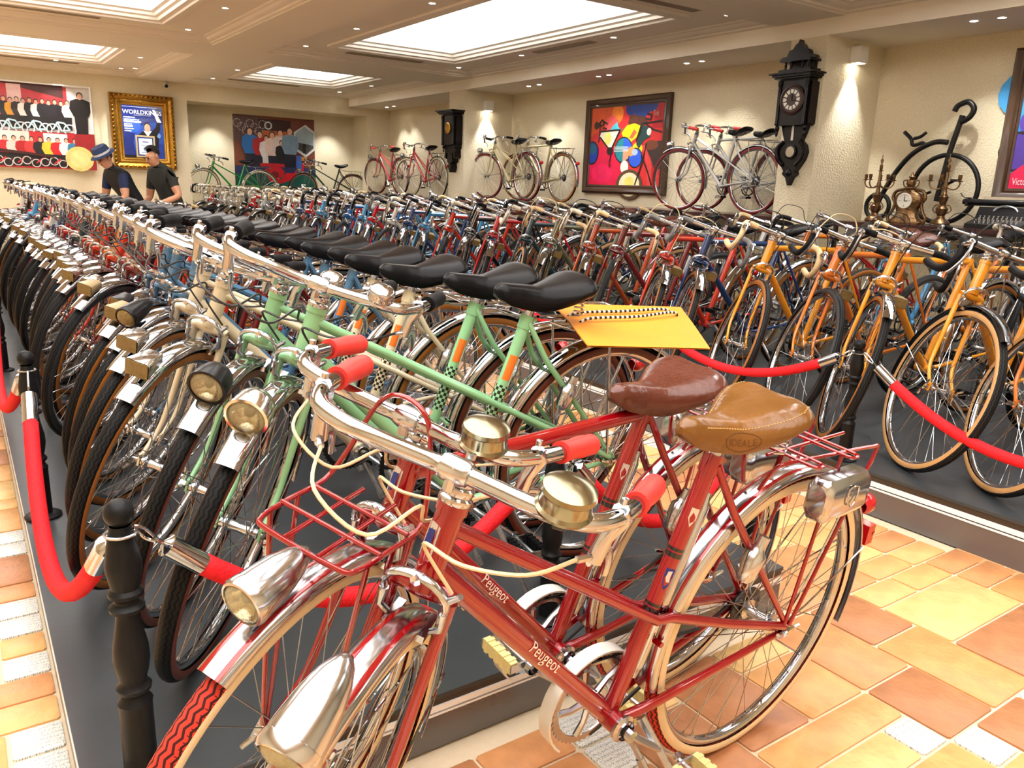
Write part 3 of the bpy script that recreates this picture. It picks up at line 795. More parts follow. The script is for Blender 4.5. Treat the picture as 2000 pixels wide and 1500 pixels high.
def f_chain(q):
    mb = MB(); y = -0.048; r1, r2 = 0.092, 0.033
    P = []
    d = RH - BBP; phi = atan2(d.z, d.x)
    for i in range(13): a = phi - pi / 2 - pi * i / 12 + pi; P.append(BBP + V(cos(a) * r1, y, sin(a) * r1))
    for i in range(9): a = phi + pi / 2 - pi * i / 8; P.append(RH + V(cos(a) * r2, y, sin(a) * r2))
    mb.tube(P, [(0.0045, 0.0030)] * len(P), 5, closed=True, up=(0, 1, 0))
    return mb
def f_sprocket(q):
    mb = MB()
    for k, (r, y) in enumerate(((0.05, -0.034), (0.043, -0.039), (0.036, -0.044), (0.03, -0.049))):
        mb.lathe([(0.012, y), (r, y), (r, y - 0.0022), (0.012, y - 0.0022)], 28 if q == 0 else 12, ax=(0, 1, 0))
    return mb
def f_guardarc(q):
    """chainguard: bright hoop over the chainring"""
    mb = MB(); n = 20
    P = []
    for i in range(n + 1):
        a = radians(-48 + 200 * i / n)
        P.append([BBP + V(cos(a) * r, yy, sin(a) * r) for r, yy in ((0.108, -0.066), (0.108, -0.036), (0.112, -0.036), (0.112, -0.066))])
    mb.grid(P, cv=True)
    return mb
def f_brake(q):
    mb = MB(); n = 8 if q == 0 else 6; c = hd(0.705, 0.035)
    arc = [c + V(0.006 * sin(radians(a)), cos(radians(a)) * 0.047, sin(radians(a)) * 0.036 - 0.002) for a in range(-20, 201, 20)]
    mb.tube(arc, [(0.008, 0.005)] * len(arc), n, up=(1, 0, 0))
    for s in (-1, 1):
        mb.tube([c + V(0, s * 0.044, -0.012), c + V(0, s * 0.046, -0.04), c + V(-0.006, s * 0.034, -0.055)], [0.007, 0.006, 0.005], n)
        mb.box(c + V(-0.012, s * 0.026, -0.058), (0.05, 0.012, 0.012))
    mb.tube([c + V(0, 0.046, 0.01), c + V(0.004, 0.062, 0.03)], [0.006, 0.005], n)
    mb.lathe([(0.008, 0), (0.008, 0.014), (0.0001, 0.015)], 6, c + V(0, 0, 0.03), (1, 0, 0))
    return mb
def lamp_at(kind):
    if kind == 'round': a = radians(73); return FH + V(cos(a) * 0.395, 0, sin(a) * 0.395), V(cos(radians(-8)), 0, sin(radians(-8)))
    if kind == 'bullet': a = radians(71); return FH + V(cos(a) * 0.395, 0, sin(a) * 0.395), V(cos(radians(-24)), 0, sin(radians(-24)))
    if kind == 'bullet_high': a = radians(73); return FH + V(cos(a) * 0.410, 0, sin(a) * 0.41), V(cos(radians(-10)), 0, sin(radians(-10)))
    if kind == 'box': a = radians(72); return FH + V(cos(a) * 0.388, 0, sin(a) * 0.388), V(1, 0, -0.08)
    return hd(0.66, 0.06) + V(0.0, 0.075, 0), V(1, 0, -0.05)
def f_lamp(kind, q):
    mb = MB(); c, d = lamp_at(kind); d = d.normalized(); n = {0: 28, 1: 14, 2: 8}[q]
    if kind == 'round':
        mb.lathe([(0.0001, -0.055), (0.02, -0.053), (0.034, -0.044), (0.040, -0.028), (0.042, -0.006), (0.042, 0.004), (0.0435, 0.005), (0.0435, 0.012), (0.038, 0.013), (0.036, 0.006)], n, c, d)
        mb.tube([c + V(-0.02, 0, -0.03), c + V(-0.022, 0, -0.06)], 0.007, 6)
    elif kind.startswith('bullet'):
        mb.lathe([(r * 0.82, h * 0.80) for r, h in ((0.0001, -0.125), (0.008, -0.122), (0.018, -0.108), (0.028, -0.085), (0.036, -0.05), (0.0405, -0.01), (0.0415, 0.008), (0.043, 0.009), (0.044, 0.022), (0.041, 0.03), (0.037, 0.031), (0.035, 0.02))], n, c, d)
        mb.tube([c + V(-0.035, 0, -0.015), c + V(-0.045, 0, -0.055)], 0.009, 8)
    else:
        u = d.cross(V(0, 1, 0)).normalized()
        P = []
        for (t, w, h) in ((-0.052, 0.013, 0.009), (-0.046, 0.019, 0.014), (0.0, 0.026, 0.019), (0.022, 0.030, 0.022), (0.026, 0.030, 0.022)):
            P.append([c + d * t + V(0, 1, 0) * (w * x) + u * (h * y) for x, y in ((-1, -0.8), (-0.85, -1), (0.85, -1), (1, -0.8), (1, 0.8), (0.85, 1), (-0.85, 1), (-1, 0.8))])
        mb.grid(P, cv=True); b = len(mb.v) - 40
        mb.f.append(tuple(b + i for i in range(8))); mb.m.append(0)
        mb.tube([c + V(-0.02, 0, -0.012), c + V(-0.024, 0, -0.036)], 0.006, 6)
    return mb
def f_lens(kind, q):
    mb = MB(); c, d = lamp_at(kind); d = d.normalized(); n = {0: 28, 1: 14, 2: 8}[q]
    if kind == 'round': mb.lathe([(0.039, 0.008), (0.030, 0.013), (0.018, 0.016), (0.0001, 0.0175)], n, c, d)
    elif kind.startswith('bullet'): mb.lathe([(0.0305, 0.021), (0.0245, 0.027), (0.015, 0.031), (0.0001, 0.0325)], n, c, d)
    else: mb.bar(c + d * 0.022, c + d * 0.028, 0.056, 0.040, up=(0, 0, 1))
    return mb
def f_reflector(kind):
    mb = MB(); c, d = lamp_at(kind); d = d.normalized(); k = 0.014 if kind.startswith('bullet') else 0.0; f_ = 0.8 if kind.startswith('bullet') else 1.0
    mb.lathe([(0.037 * f_, 0.004 + k), (0.026 * f_, -0.010 + k), (0.010, -0.020 + k), (0.0001, -0.022 + k)], 20, c, d)
    mb.sphere(c + d * (k - 0.008) + V(0, 0, 0.004), 0.011, 10, 6, mi=1)
    return mb
def f_rack(q, red=False):
    mb = MB(); n = 6 if q else 8; z = 0.735; r = 0.0042
    for s in (-1, 1):
        mb.tube(crv([(-0.27, s * 0.03, z + 0.02), (-0.33, s * 0.062, z + 0.004), (-0.42, s * 0.066, z), (-0.60, s * 0.066, z), (-0.70, s * 0.06, z - 0.002), (-0.72, s * 0.03, z - 0.004), (-0.722, 0, z - 0.004)], 2 if q else 4), r, n, cap=False)
        mb.tube([(-0.44, s * 0.066, z), (-0.49, s * 0.062, 0.36)], r, n); mb.tube([(-0.66, s * 0.066, z), (-0.51, s * 0.062, 0.36)], r, n)
    for x in (-0.38, -0.50, -0.62): mb.tube([(x, -0.066, z), (x, 0.066, z)], r * 0.9, n)
    mb.tube([(-0.40, 0, z - 0.002), (-0.71, 0, z - 0.004)], r * 0.9, n)
    return mb
def f_rackred(q):
    """rear carrier with two cross loops"""
    mb = MB(); n = 8; z = 0.745; r = 0.0042
    for s in (-1, 1):
        mb.tube(crv([(-0.36, s * 0.018, z - 0.06), (-0.37, s * 0.035, z - 0.012), (-0.40, s * 0.045, z), (-0.54, s * 0.06, z), (-0.645, s * 0.072, z), (-0.665, s * 0.074, z - 0.012), (-0.62, s * 0.072, z - 0.12), (-0.515, s * 0.064, 0.352)], 5), r, n, cap=False)
        mb.tube([(-0.56, s * 0.06, z - 0.002), (-0.53, s * 0.063, z - 0.14), (-0.495, s * 0.064, 0.352)], r, n)
    for x, w in ((-0.45, 0.078), (-0.565, 0.082)):
        mb.tube(crv([(x, -w, z + 0.003), (x + 0.014, -w - 0.01, z + 0.003), (x + 0.028, -w, z + 0.003), (x + 0.028, 0, z + 0.003), (x + 0.028, w, z + 0.003), (x + 0.014, w + 0.01, z + 0.003), (x, w, z + 0.003), (x, 0, z + 0.003)], 3, closed=True), r * 0.85, 6, closed=True)
    mb.tube([(-0.39, 0, z), (-0.66, 0, z)], r * 0.9, n)
    return mb
def f_rackfront(q):
    mb = MB(); n = 8; z = 0.76; r = 0.0042; x0 = 0.405
    mb.tube(crv([(x0 - 0.02, 0.045, z + 0.14), (x0 + 0.0, 0.075, z + 0.05), (x0 + 0.03, 0.09, z), (x0 + 0.11, 0.09, z), (x0 + 0.17, 0.085, z), (x0 + 0.185, 0.06, z), (x0 + 0.185, -0.06, z), (x0 + 0.17, -0.085, z), (x0 + 0.11, -0.09, z), (x0 + 0.03, -0.09, z), (x0, -0.075, z + 0.05), (x0 - 0.02, -0.045, z + 0.14), (x0 - 0.02, 0.0, z + 0.165)], 4, closed=True), r, n, closed=True)
    for y in (-0.03, 0.03): mb.tube([(x0 + 0.01, y, z + 0.002), (x0 + 0.185, y, z + 0.002)], r * 0.9, n)
    for x in (x0 + 0.06, x0 + 0.125): mb.tube([(x, -0.09, z + 0.004), (x, 0.09, z + 0.004)], r * 0.9, n)
    for s in (-1, 1):
        mb.tube([(x0 + 0.09, s * 0.09, z), (0.548, s * 0.056, 0.36)], r, n); mb.tube([(x0 + 0.15, s * 0.088, z), (0.556, s * 0.056, 0.36)], r, n)
    return mb
def f_kick(q):
    mb = MB(); a = BBP + V(-0.06, 0.03, -0.01)
    mb.tube([a, a + V(-0.02, 0.05, -0.06), a + V(-0.06, 0.165, -0.205)], [0.010, 0.008, 0.007], 7); mb.tube([a + V(-0.058, 0.16, -0.20), a + V(-0.064, 0.176, -0.222)], 0.010, 7)
    return mb
def f_cable(kind, q, s):
    mb = MB(); c = CLAMP[kind]; n = 6
    if kind == 'drop':
        e = hd(0.72, 0.05) if s > 0 else st(0.72) + V(0.05, -0.02, 0.06)
        mb.tube(crv([c + V(0.112, s * 0.2, 0.024), c + V(0.11, s * 0.16, 0.10), c + V(0.07, s * 0.06, 0.10), c + V(0.02, s * 0.02, 0.02), e], 5), 0.0026, n)
    elif s > 0:
        p = c + V(-0.02, 0.213, 0.020)
        mb.tube(crv([p + V(0.035, -0.030, -0.060), p + V(0.09, -0.075, -0.070), p + V(0.105, -0.15, -0.085), hd(0.80, 0.085), hd(0.735, 0.05) + V(0, 0.05, 0)], 6), 0.0027, n)
    else:
        p = c + V(-0.02, -0.213, 0.020)
        mb.tube(crv([p + V(0.035, 0.030, -0.060), p + V(0.11, 0.07, -0.07), p + V(0.11, 0.15, -0.10), hd(0.82, 0.05) + V(0, -0.03, 0), hd(0.76, -0.03) + V(0, -0.03, 0), st(0.60) + V(0.12, -0.022, 0.02)], 6), 0.0027, n)
    return mb
def f_tail(q):
    mb = MB(); mb.box((-0.876, 0, 0.45), (0.03, 0.04, 0.05)); mb.lathe([(0.022, 0), (0.02, 0.012), (0.0001, 0.016)], 10, V(-0.884, 0, 0.45), (-1, 0, 0)); return mb
def f_tailtop(q):
    mb = MB(); a = radians(150); p = RH + V(cos(a) * 0.385, 0, sin(a) * 0.385)
    mb.lathe([(0.018, -0.01), (0.024, 0.0), (0.024, 0.02), (0.018, 0.032), (0.0001, 0.036)], 14, p, V(-1, 0, 0.1)); return mb
def f_dynamo(q):
    mb = MB(); p = V(-0.33, 0.058, 0.565)
    ax = V(-0.35, 0.05, 0.93); mb.lathe([(0.0001, -0.05), (0.012, -0.048), (0.02, -0.035), (0.021, 0.01), (0.014, 0.018), (0.012, 0.03), (0.012, 0.048), (0.0001, 0.05)], 14, p, ax)
    mb.tube([p + V(0, 0, 0), p + V(0.02, -0.012, -0.02)], 0.008, 6)
    return mb
def f_pump(q):
    a, b = st(0.34) + V(-0.032, 0.0, 0), st(0.70) + V(-0.032, 0.0, 0)
    mb = MB(); mb.tube([a, a.lerp(b, 0.05), a.lerp(b, 0.07), a.lerp(b, 0.93), a.lerp(b, 0.95), b], [0.006, 0.009, 0.0115, 0.0115, 0.008, 0.006], 12); return mb
def f_bottlecage(): 
    mb = MB(); a, b = hd(0.728), BBP; t = (b - a).normalized(); p = a + t * 0.18; nrm = V(t.z, 0, -t.x) * -1
    for k in (0.0, 0.06, 0.14):
        c = p + t * k + nrm * 0.055
        mb.tube([c + nrm * cos(x) * 0.038 + V(0, 1, 0) * sin(x) * 0.038 for x in [2 * pi * i / 14 for i in range(14)]], 0.0025, 5, closed=True)
    for s in (-1, 1): mb.tube([p + nrm * 0.018 + V(0, s * 0.01, 0), p + t * 0.15 + nrm * 0.018 + V(0, s * 0.01, 0)], 0.0025, 5)
    return mb
def f_decal(which):
    """printed sleeve on the seat tube: chequers, or the two small panels above"""
    mb = MB(); r = 0.0164; n = 14; t = (st(0.7) - st(0.4)).normalized()
    z0, z1 = (0.46, 0.585) if which == 'check' else (0.60, 0.665)
    a0, a1 = (-0.15 * pi, 1.15 * pi) if which == 'check' else (0.15 * pi, 0.6 * pi)
    sd = V(0, 1, 0); fwd = sd.cross(t)
    m_ = 8
    P = [[st(z0 + (z1 - z0) * i / m_) + (fwd * cos(a0 + (a1 - a0) * j / n) + sd * sin(a0 + (a1 - a0) * j / n)) * r for j in range(n + 1)] for i in range(m_ + 1)]
    mb.grid(P)
    L_ = (st(z1) - st(z0)).length
    for i in range(m_):
        for j in range(n):
            mb.uv[i * n + j] = tuple((L_ * a / m_ + 0.001, r * (a1 - a0) * b / n + 0.001) for a, b in ((i, j), (i + 1, j), (i + 1, j + 1), (i, j + 1)))
    return mb
CHECK = {}
for k_, c_ in dict(mint=(150, 205, 158), cream=(226, 212, 182), blue=(84, 128, 162)).items(): CHECK[k_] = checker_mat('chequer_' + k_, lin(*c_), (0.012, 0.012, 0.012))
ORANGEDEC = mat('orange_decal', lin(235, 120, 40), 0.35, 0, 0.05, 30)

GUARDS = {'chrome': (CHROME, CHROME), 'redline': (ALU, PAINT['candyred']), 'black': (PAINT['black'], PAINT['black']), 'alu': (ALU, ALU), 'white': (PAINT['white'], PAINT['white'])}
BROWNLEA = mat('brown_leather', lin(88, 44, 32), 0.24, 0, 0.3, 18, bump=0.15, bscale=70, rvary=0.1)
TANLEA = mat('tan_leather', lin(112, 72, 24), 0.26, 0, 0.45, 11, bump=0.18, bscale=50, rvary=0.12)
WHITETAPE = mat('white_bar_tape', lin(226, 220, 200), 0.6, 0, 0.08, 60, bump=0.3, bscale=90)
CREAMTAPE = mat('cream_bar_tape', lin(222, 196, 150), 0.6, 0, 0.1, 60, bump=0.3, bscale=90)
GREYTAPE = mat('grey_bar_tape', lin(112, 112, 112), 0.6, 0, 0.1, 60, bump=0.3, bscale=90)
GRIPC = {'black': BLACKRUB, 'red': GRIPRED, 'white': WHITETAPE, 'cream': CREAMTAPE, 'grey': GREYTAPE, 'blue': mat('pale_blue_grip', lin(120, 160, 180), 0.5)}

def bike(label, x, y, z, yaw, kind='mixte', q=1, col='mint', side='tan', tread=None, bar='city', grip='black', lamp='round', lampm=None, rack='std', sad='city', sadm=None,
         guards='chrome', steer=0.6, lean=-0.13, cable=None, decal=None, bell=True, group='bicycles', extras=(), kick=True, name='bicycle', guardm=None, dynamo=True):
    sadm = sadm or BLACKLEA; P = PAINT[col]; tread = tread or TREAD; cable = cable or CABLEB
    zt = {'diamond': 0.832, 'gents': 0.805, 'bent': 0.812, 'mixte': 0.815}[kind]
    zs = {'mixte': 0.765, 'bent': 0.775, 'diamond': 0.795, 'gents': 0.80}[kind]
    S = Matrix.Translation(hd(0.34)) @ Matrix.Rotation(steer, 4, AXD) @ Matrix.Translation(-hd(0.34))
    # rest both tyres on the ground: torus contact heights under lean and steer
    Rx = Matrix.Rotation(lean, 4, 'X')
    def low(Mx, hub):
        M_ = Rx @ Mx; nrm = (M_.to_3x3() @ V(0, 1, 0)).normalized(); c = M_ @ hub
        return c.z - ((0.34 - 0.0195) * sqrt(max(0, 1 - nrm.z ** 2)) + 0.0195)
    lf, lr = low(S, FH), low(Matrix.Identity(4), RH)
    pitch = (lf - lr) / 1.05
    t = thing(name, label, 'bicycle', (x, y, z), (lean, pitch, yaw), group)
    t.location.z = z - (lr + (lf - lr) * 0.476) + 0.0
    I = Matrix.Identity(4)
    # wheels
    for nm, hub, M_ in (('front_wheel', FH, S), ('rear_wheel', RH, I)):
        W = M_ @ Matrix.Translation(hub)
        if nm == 'front_wheel': W = W @ Matrix.Rotation(random.uniform(0, 6), 4, 'Y')
        r = put(nm, cached(('wheel_rim', q), lambda: w_rim(q)), CHROME, t, W)
        put('tyre', cached(('tyre', q), lambda: w_tyre(q)), [tread, SIDE[side]], r)
        o = put('spokes', cached(('spokes', q), lambda: w_spokes(q)), SPOKE, r); o['kind'] = 'stuff'
        if q < 2:
            put('hub', cached(('hub', q), lambda: w_hub(q)), ALU, r)
            if q == 0:
                for s in (1, -1): put('wing_nut', cached(('wing_nut', s), lambda: w_nut(s)), CHROME, r)
        if nm == 'rear_wheel' and q < 2: put('cassette', cached(('cassette', q), lambda: f_sprocket(q)), DARKMET, r)
    put('frame', cached(('frame', kind, q), lambda: f_frame(kind, q)), P, t)
    put('fork', cached(('fork', q), lambda: f_fork(q)), P, t, S)
    if q < 2: put('headset', cached(('headset', zt, q), lambda: f_headset(zt, q)), CHROME, t)
    put('stem', cached(('stem', bar, zt, q), lambda: f_stem(bar, zt, q)), ALU, t, S)
    hb = put('handlebar', cached(('handlebar', bar, q), lambda: f_bar(bar, q)), CHROME, t, S)
    for s in (1, -1):
        put('grip' if bar == 'city' else 'bar_tape', cached(('grip', bar, q, s), lambda: f_tape(bar, q, s)), GRIPC[grip], hb)
        put('brake_lever', cached(('brake_lever', bar, q, s), lambda: f_lever(bar, q, s)), ALU, hb)
    if bell and bar == 'city' and q < 2: put('bell', cached(('bell', q), lambda: f_bell(q)), CHROME, hb)
    sd = put('saddle', cached(('saddle', sad, q), lambda: f_saddle(sad, q)), sadm, t)
    put('seat_post', cached(('seat_post', zs, sad, q), lambda: f_post(zs, sad, q)), CHROME, t)
    if q < 2: put('saddle_underframe', cached(('saddle_underframe', sad, q), lambda: f_rails(sad, q)), STEEL, sd)
    ck = put('crankset', cached(('crankset', q), lambda: f_crank(q)), ALU, t)
    put('chainring', cached(('chainring', q), lambda: f_ring(q)), ALU if 'brightring' in extras else DARKMET, ck)
    for s in (1, -1): put('pedal', cached(('pedal', q, s), lambda: f_pedal(q, s)), [STEEL, mat('cream_pedal', lin(226, 214, 150), 0.5) if 'creampedal' in extras else BLACKRUB], ck)
    if q < 2: put('chain', cached(('chain', q), lambda: f_chain(q)), DARKMET, t)
    if guards:
        gm = GUARDS[guards]
        g = put('front_mudguard', cached(('front_mudguard', q), lambda: guard(58, 196, q)), gm, t, S @ Matrix.Translation(FH))
        g2 = put('rear_mudguard', cached(('rear_mudguard', q), lambda: guard(-6, 200, q)), gm, t, Matrix.Translation(RH))
        if q < 2:
            put('mudguard_stay', cached('front_stay', lambda: guard_stays((172,))), CHROME, g)
            put('mudguard_stay', cached('rear_stay', lambda: guard_stays((165, 128))), CHROME, g2)
    if q < 2 or bar == 'drop': put('front_brake', cached(('front_brake', q), lambda: f_brake(q)), ALU, t, S)
    if lamp:
        l = put('headlamp', cached(('headlamp', lamp, q), lambda: f_lamp(lamp, q)), lampm or ALU, t, S)
        put('lens', cached(('lens', lamp, q), lambda: f_lens(lamp, q)), GLASSY if q == 0 and lamp in ('round', 'bullet', 'bullet_high') else AMBERG, l)
        if q == 0 and lamp in ('round', 'bullet', 'bullet_high'): put('reflector_bulb', cached(('reflector_bulb', lamp), lambda: f_reflector(lamp)), [CHROME, BULB], l)
    if rack == 'std': put('luggage_rack', cached(('luggage_rack', q), lambda: f_rack(q)), CHROME, t)
    elif rack == 'red': put('luggage_rack', cached(('red_rack', q), lambda: f_rackred(q)), PAINT['candyred'], t)
    if q < 2:
        for s in (1, -1): put('brake_cable', cached(('brake_cable', bar, q, s), lambda: f_cable(bar, q, s)), cable, t, S)
        if kick: put('kickstand', cached(('kickstand', q), lambda: f_kick(q)), STEEL, t)
        if dynamo: put('dynamo', cached('dynamo', lambda: f_dynamo(q)), ALU, t)
        put('tail_lamp', cached('tail_lamp', lambda: f_tailtop(q)), REDPL, t)
    if decal:
        put('chequer_decal', cached('chequer_decal', lambda: f_decal('check')), CHECK.get(decal, ORANGEDEC), t)
        put('orange_decal', cached('orange_decal', lambda: f_decal('panel')), ORANGEDEC, t)
    if 'frontrack' in extras: put('front_rack', cached('front_rack', lambda: f_rackfront(q)), P, t, S)
    if 'chainguard' in extras: put('chainguard', cached('chainguard', lambda: f_guardarc(q)), PAINT['white'], t)
    if 'pump' in extras: put('pump', cached('pump', lambda: f_pump(q)), CHROME, t)
    if 'tail' in extras: put('rear_reflector', cached('rear_reflector', lambda: f_tail(q)), REDPL, t)
    return t

# ------------------------------------------------------------------ the bicycles
rb = random.Random(3)
COLNAME = dict(mint='mint green', cream='cream', blue='slate blue', maroon='maroon', scarlet='orange-red', orange='orange', burnt='burnt orange', yellow='yellow-orange', navy='navy blue', royal='royal blue', sky='sky blue',
               red='red', white='white', silver='silver', olive='olive green', teal='dark teal', black='black', green='bright green', dgreen='dark green', gold='pale gold', pink='pink-red', grey='grey', copper='copper brown', violet='violet', candyred='glossy red')
# --- the two red bicycles on the tiles
red1 = bike('glossy red ladies bicycle with tan leather saddle, nearest the camera on the tiles', 0.842, 0.972, 0.0, 3.195, 'bent', 0, 'candyred', 'white', TREADRED, 'city', 'red', 'bullet', ALU, 'red', 'leather', TANLEA, 'redline',
     0.62, -0.116, CABLEW, None, True, None, ('chainguard', 'brightring', 'pump', 'creampedal', 'tail'))
red2 = bike('glossy red gents bicycle with brown leather saddle, behind the nearest red bicycle', 0.89, 1.205, 0.0, 3.235, 'gents', 0, 'candyred', 'white', TREADRED, 'city', 'red', 'bullet_high', ALU, 'red', 'leather', BROWNLEA, 'redline',
     0.42, -0.12, CABLEW, None, True, None, ('chainguard', 'brightring', 'pump', 'frontrack', 'creampedal', 'tail'))

# --- the long row of city bicycles, from the near end
LROW = [('mint', 1.735, 0.976, 'brown', 'round', 0), ('mint', 1.98, 0.97, 'brown', 'round', 0), ('cream', 2.25, 0.905, 'tan', 'box', 0), ('cream', 2.57, 0.93, 'tan', 'box', 0),
        ('blue', 2.86, 0.98, 'tan', 'bullet_high', 1), ('blue', 3.10, 0.97, 'tan', 'box', 1), ('blue', 3.36, 1.0, 'black', 'box', 1), ('maroon', 3.64, 0.97, 'black', 'box', 1), ('maroon', 3.9, 0.99, 'tan', 'box', 1),
        ('scarlet', 4.16, 0.97, 'black', 'box', 1), ('orange', 4.42, 1.0, 'tan', 'box', 1), ('scarlet', 4.68, 0.98, 'black', 'box', 1), ('burnt', 4.94, 0.98, 'tan', 'box', 1), ('scarlet', 5.20, 1.0, 'tan', 'box', 1),
        ('teal', 5.46, 0.97, 'black', 'box', 1), ('scarlet', 5.72, 0.99, 'black', 'box', 1), ('red', 5.98, 0.98, 'tan', 'box', 1), ('red', 6.24, 0.98, 'black', 'box', 1), ('navy', 6.5, 0.98, 'black', 'box', 2), ('navy', 6.76, 0.99, 'tan', 'box', 2)]
_more = ['white', 'navy', 'red', 'black', 'silver', 'maroon', 'sky', 'grey', 'red', 'black', 'cream', 'navy', 'white', 'red', 'black', 'silver', 'white', 'red', 'navy', 'silver']
for i, c in enumerate(_more): LROW.append((c, 7.02 + 0.262 * i, 0.98 + 0.02 * ((i * 7) % 3 - 1), ('black', 'tan')[i % 2], 'box', 2))
LAMPT = {0: ALU, 1: mat('chrome_lamp_shell', (0.7, 0.69, 0.66), 0.15, 1.0), 2: BLACKPL, 3: mat('tan_lamp_shell', lin(170, 150, 110), 0.4)}
LROW = [r for r in LROW if r[1] < 10.75]
for i, (c, y, x, sd, lp, q) in enumerate(LROW):
    kd = 'mixte'
    if i == 0: lab = 'mint green ladies bicycle carrying an orange leather sheet on its rack'
    elif i == 1: lab = 'mint green ladies bicycle with black-rimmed round headlamp and black saddle'
    else: lab = '%s city bicycle, %s from the near end of the long row' % (COLNAME[c], ordinal(i + 1))
    lm = {1: BLACKPL, 4: BLACKPL, 5: LAMPT[3], 6: BLACKPL, 7: LAMPT[3]}.get(i, LAMPT[1])
    st_ = (1.0, 0.98, 0.85, 0.85)[i] if i < 4 else 0.9 + rb.uniform(-0.12, 0.12)
    gp = 'black' if i not in (21, 23, 26) else 'cream'
    bike(lab, x, y, PH1, pi + (rb.uniform(-0.03, 0.03) if i > 1 else -0.065), kd, q, c, sd, None, 'city', gp, lp, lm, 'std' if i % 3 != 2 or i < 5 else None, 'city', None, 'chrome', st_, -0.10 + rb.uniform(-0.03, 0.03) * (i > 3), None, c if c in CHECK else None, True, 'long row of city bicycles', kick=q < 2, dynamo=q == 0)

# --- front row on the wall platform: mostly drop-bar bicycles
RROW = [('orange', 'gum', 'white'), ('orange', 'gum', 'black'), ('orange', 'gum', 'white'), ('orange', 'gum', 'black'), ('yellow', 'gum', 'black'), ('yellow', 'tan', 'black'), ('orange', 'black', 'black'), ('yellow', 'tan', 'cream'), ('navy', 'tan', 'grey'), ('scarlet', 'tan', 'grey'), ('maroon', 'black', 'cream'), ('burnt', 'gum', 'white'),
        ('olive', 'gum', 'cream'), ('teal', 'gum', 'white'), ('red', 'black', 'black'), ('black', 'tan', 'white'), ('scarlet', 'black', 'black'), ('sky', 'black', 'black'), ('navy', 'gum', 'white'), ('white', 'black', 'grey'), ('red', 'black', 'black'), ('sky', 'gum', 'white'),
        ('royal', 'black', 'black'), ('black', 'gum', 'black'), ('sky', 'black', 'black'), ('red', 'gum', 'white'), ('navy', 'black', 'white'), ('white', 'black', 'cream'), ('maroon', 'black', 'white'), ('grey', 'black', 'white'), ('silver', 'black', 'grey'), ('red', 'black', 'white'), ('black', 'black', 'white'), ('cream', 'black', 'white'), ('silver', 'black', 'white'), ('white', 'black', 'cream'), ('grey', 'black', 'white'), ('red', 'black', 'white'), ('silver', 'black', 'black')]
for i, (c, sd, tp) in enumerate(RROW):
    y = 0.20 + 0.35 * i; q = 0 if i in (2, 3, 4, 5) else (1 if i < 16 else 2)
    lab = '%s drop-bar bicycle, %s from the near end of the row by the ropes' % (COLNAME[c], ordinal(i + 1))
    bb_ = bike(lab, 3.69 + rb.uniform(-0.03, 0.03), y + rb.uniform(-0.03, 0.03), PH2, pi + rb.uniform(-0.09, 0.05), 'diamond', q, c, sd, TREADGREY, 'drop', tp, 'side' if i % 3 != 1 else None, LAMPT[3] if i % 2 else LAMPT[1], 'std' if i % 3 == 2 else None, 'race', BROWNLEA if i % 5 == 1 else None,
         (None if i in (3, 6) else 'black' if i == 4 else 'chrome' if i % 3 != 1 else None), 0.95 + rb.uniform(-0.15, 0.15), -0.08 + rb.uniform(-0.03, 0.03), CABLEW if i % 3 == 0 else CABLEB, None, False, 'drop-bar bicycles beside the ropes', kick=q < 2, dynamo=False)
    if i in (3, 4):
        fwh = [c_ for c_ in bb_.children if c_.name.startswith('rear_wheel' if i == 4 else 'front_wheel')][0]
        make('wheel_reflector', MB().lathe([(0.0001, -0.004), (0.03, -0.003), (0.03, 0.003), (0.0001, 0.004)], 6, (0.0, 0.012, -0.24), (0, 1, 0)), AMBER, fwh)
# --- back row on the wall platform
BROW = ['sky', 'white', 'silver', 'silver', 'orange', 'sky', 'red', 'orange', 'silver', 'maroon', 'black', 'white', 'red', 'navy', 'silver', 'orange', 'black', 'red', 'olive', 'white', 'sky', 'silver', 'red', 'black', 'navy', 'grey', 'white', 'red', 'silver', 'black', 'maroon', 'white', 'red', 'silver', 'black', 'white', 'grey']
for i, c in enumerate(BROW):
    y = 1.0 + 0.36 * i; q = 1 if i < 8 else 2
    cb = i % 3 == 0 or i in (1, 2)
    lab = '%s %s bicycle, %s from the near end of the row by the wall' % (COLNAME[c], 'city' if cb else 'drop-bar', ordinal(i + 1))
    bike(lab, 5.12 + rb.uniform(-0.06, 0.06), y + rb.uniform(-0.04, 0.04), PH2, pi + rb.uniform(-0.08, 0.08), 'diamond' if not cb or i % 2 else 'mixte', q, c, ('black', 'gum', 'tan')[i % 3], TREADGREY, 'city' if cb else 'drop', 'blue' if i in (0, 1) else ('white', 'black', 'cream')[i % 3], 'side' if i % 2 else None, LAMPT[1], 'std' if i % 2 else None,
         'city' if cb else 'race', BROWNLEA if i % 4 == 2 else None, 'chrome' if i % 2 else None, 0.6 + rb.uniform(-0.3, 0.3), -0.12 + rb.uniform(-0.03, 0.03), None, None, True, 'bicycles in the back row', kick=False, dynamo=False)

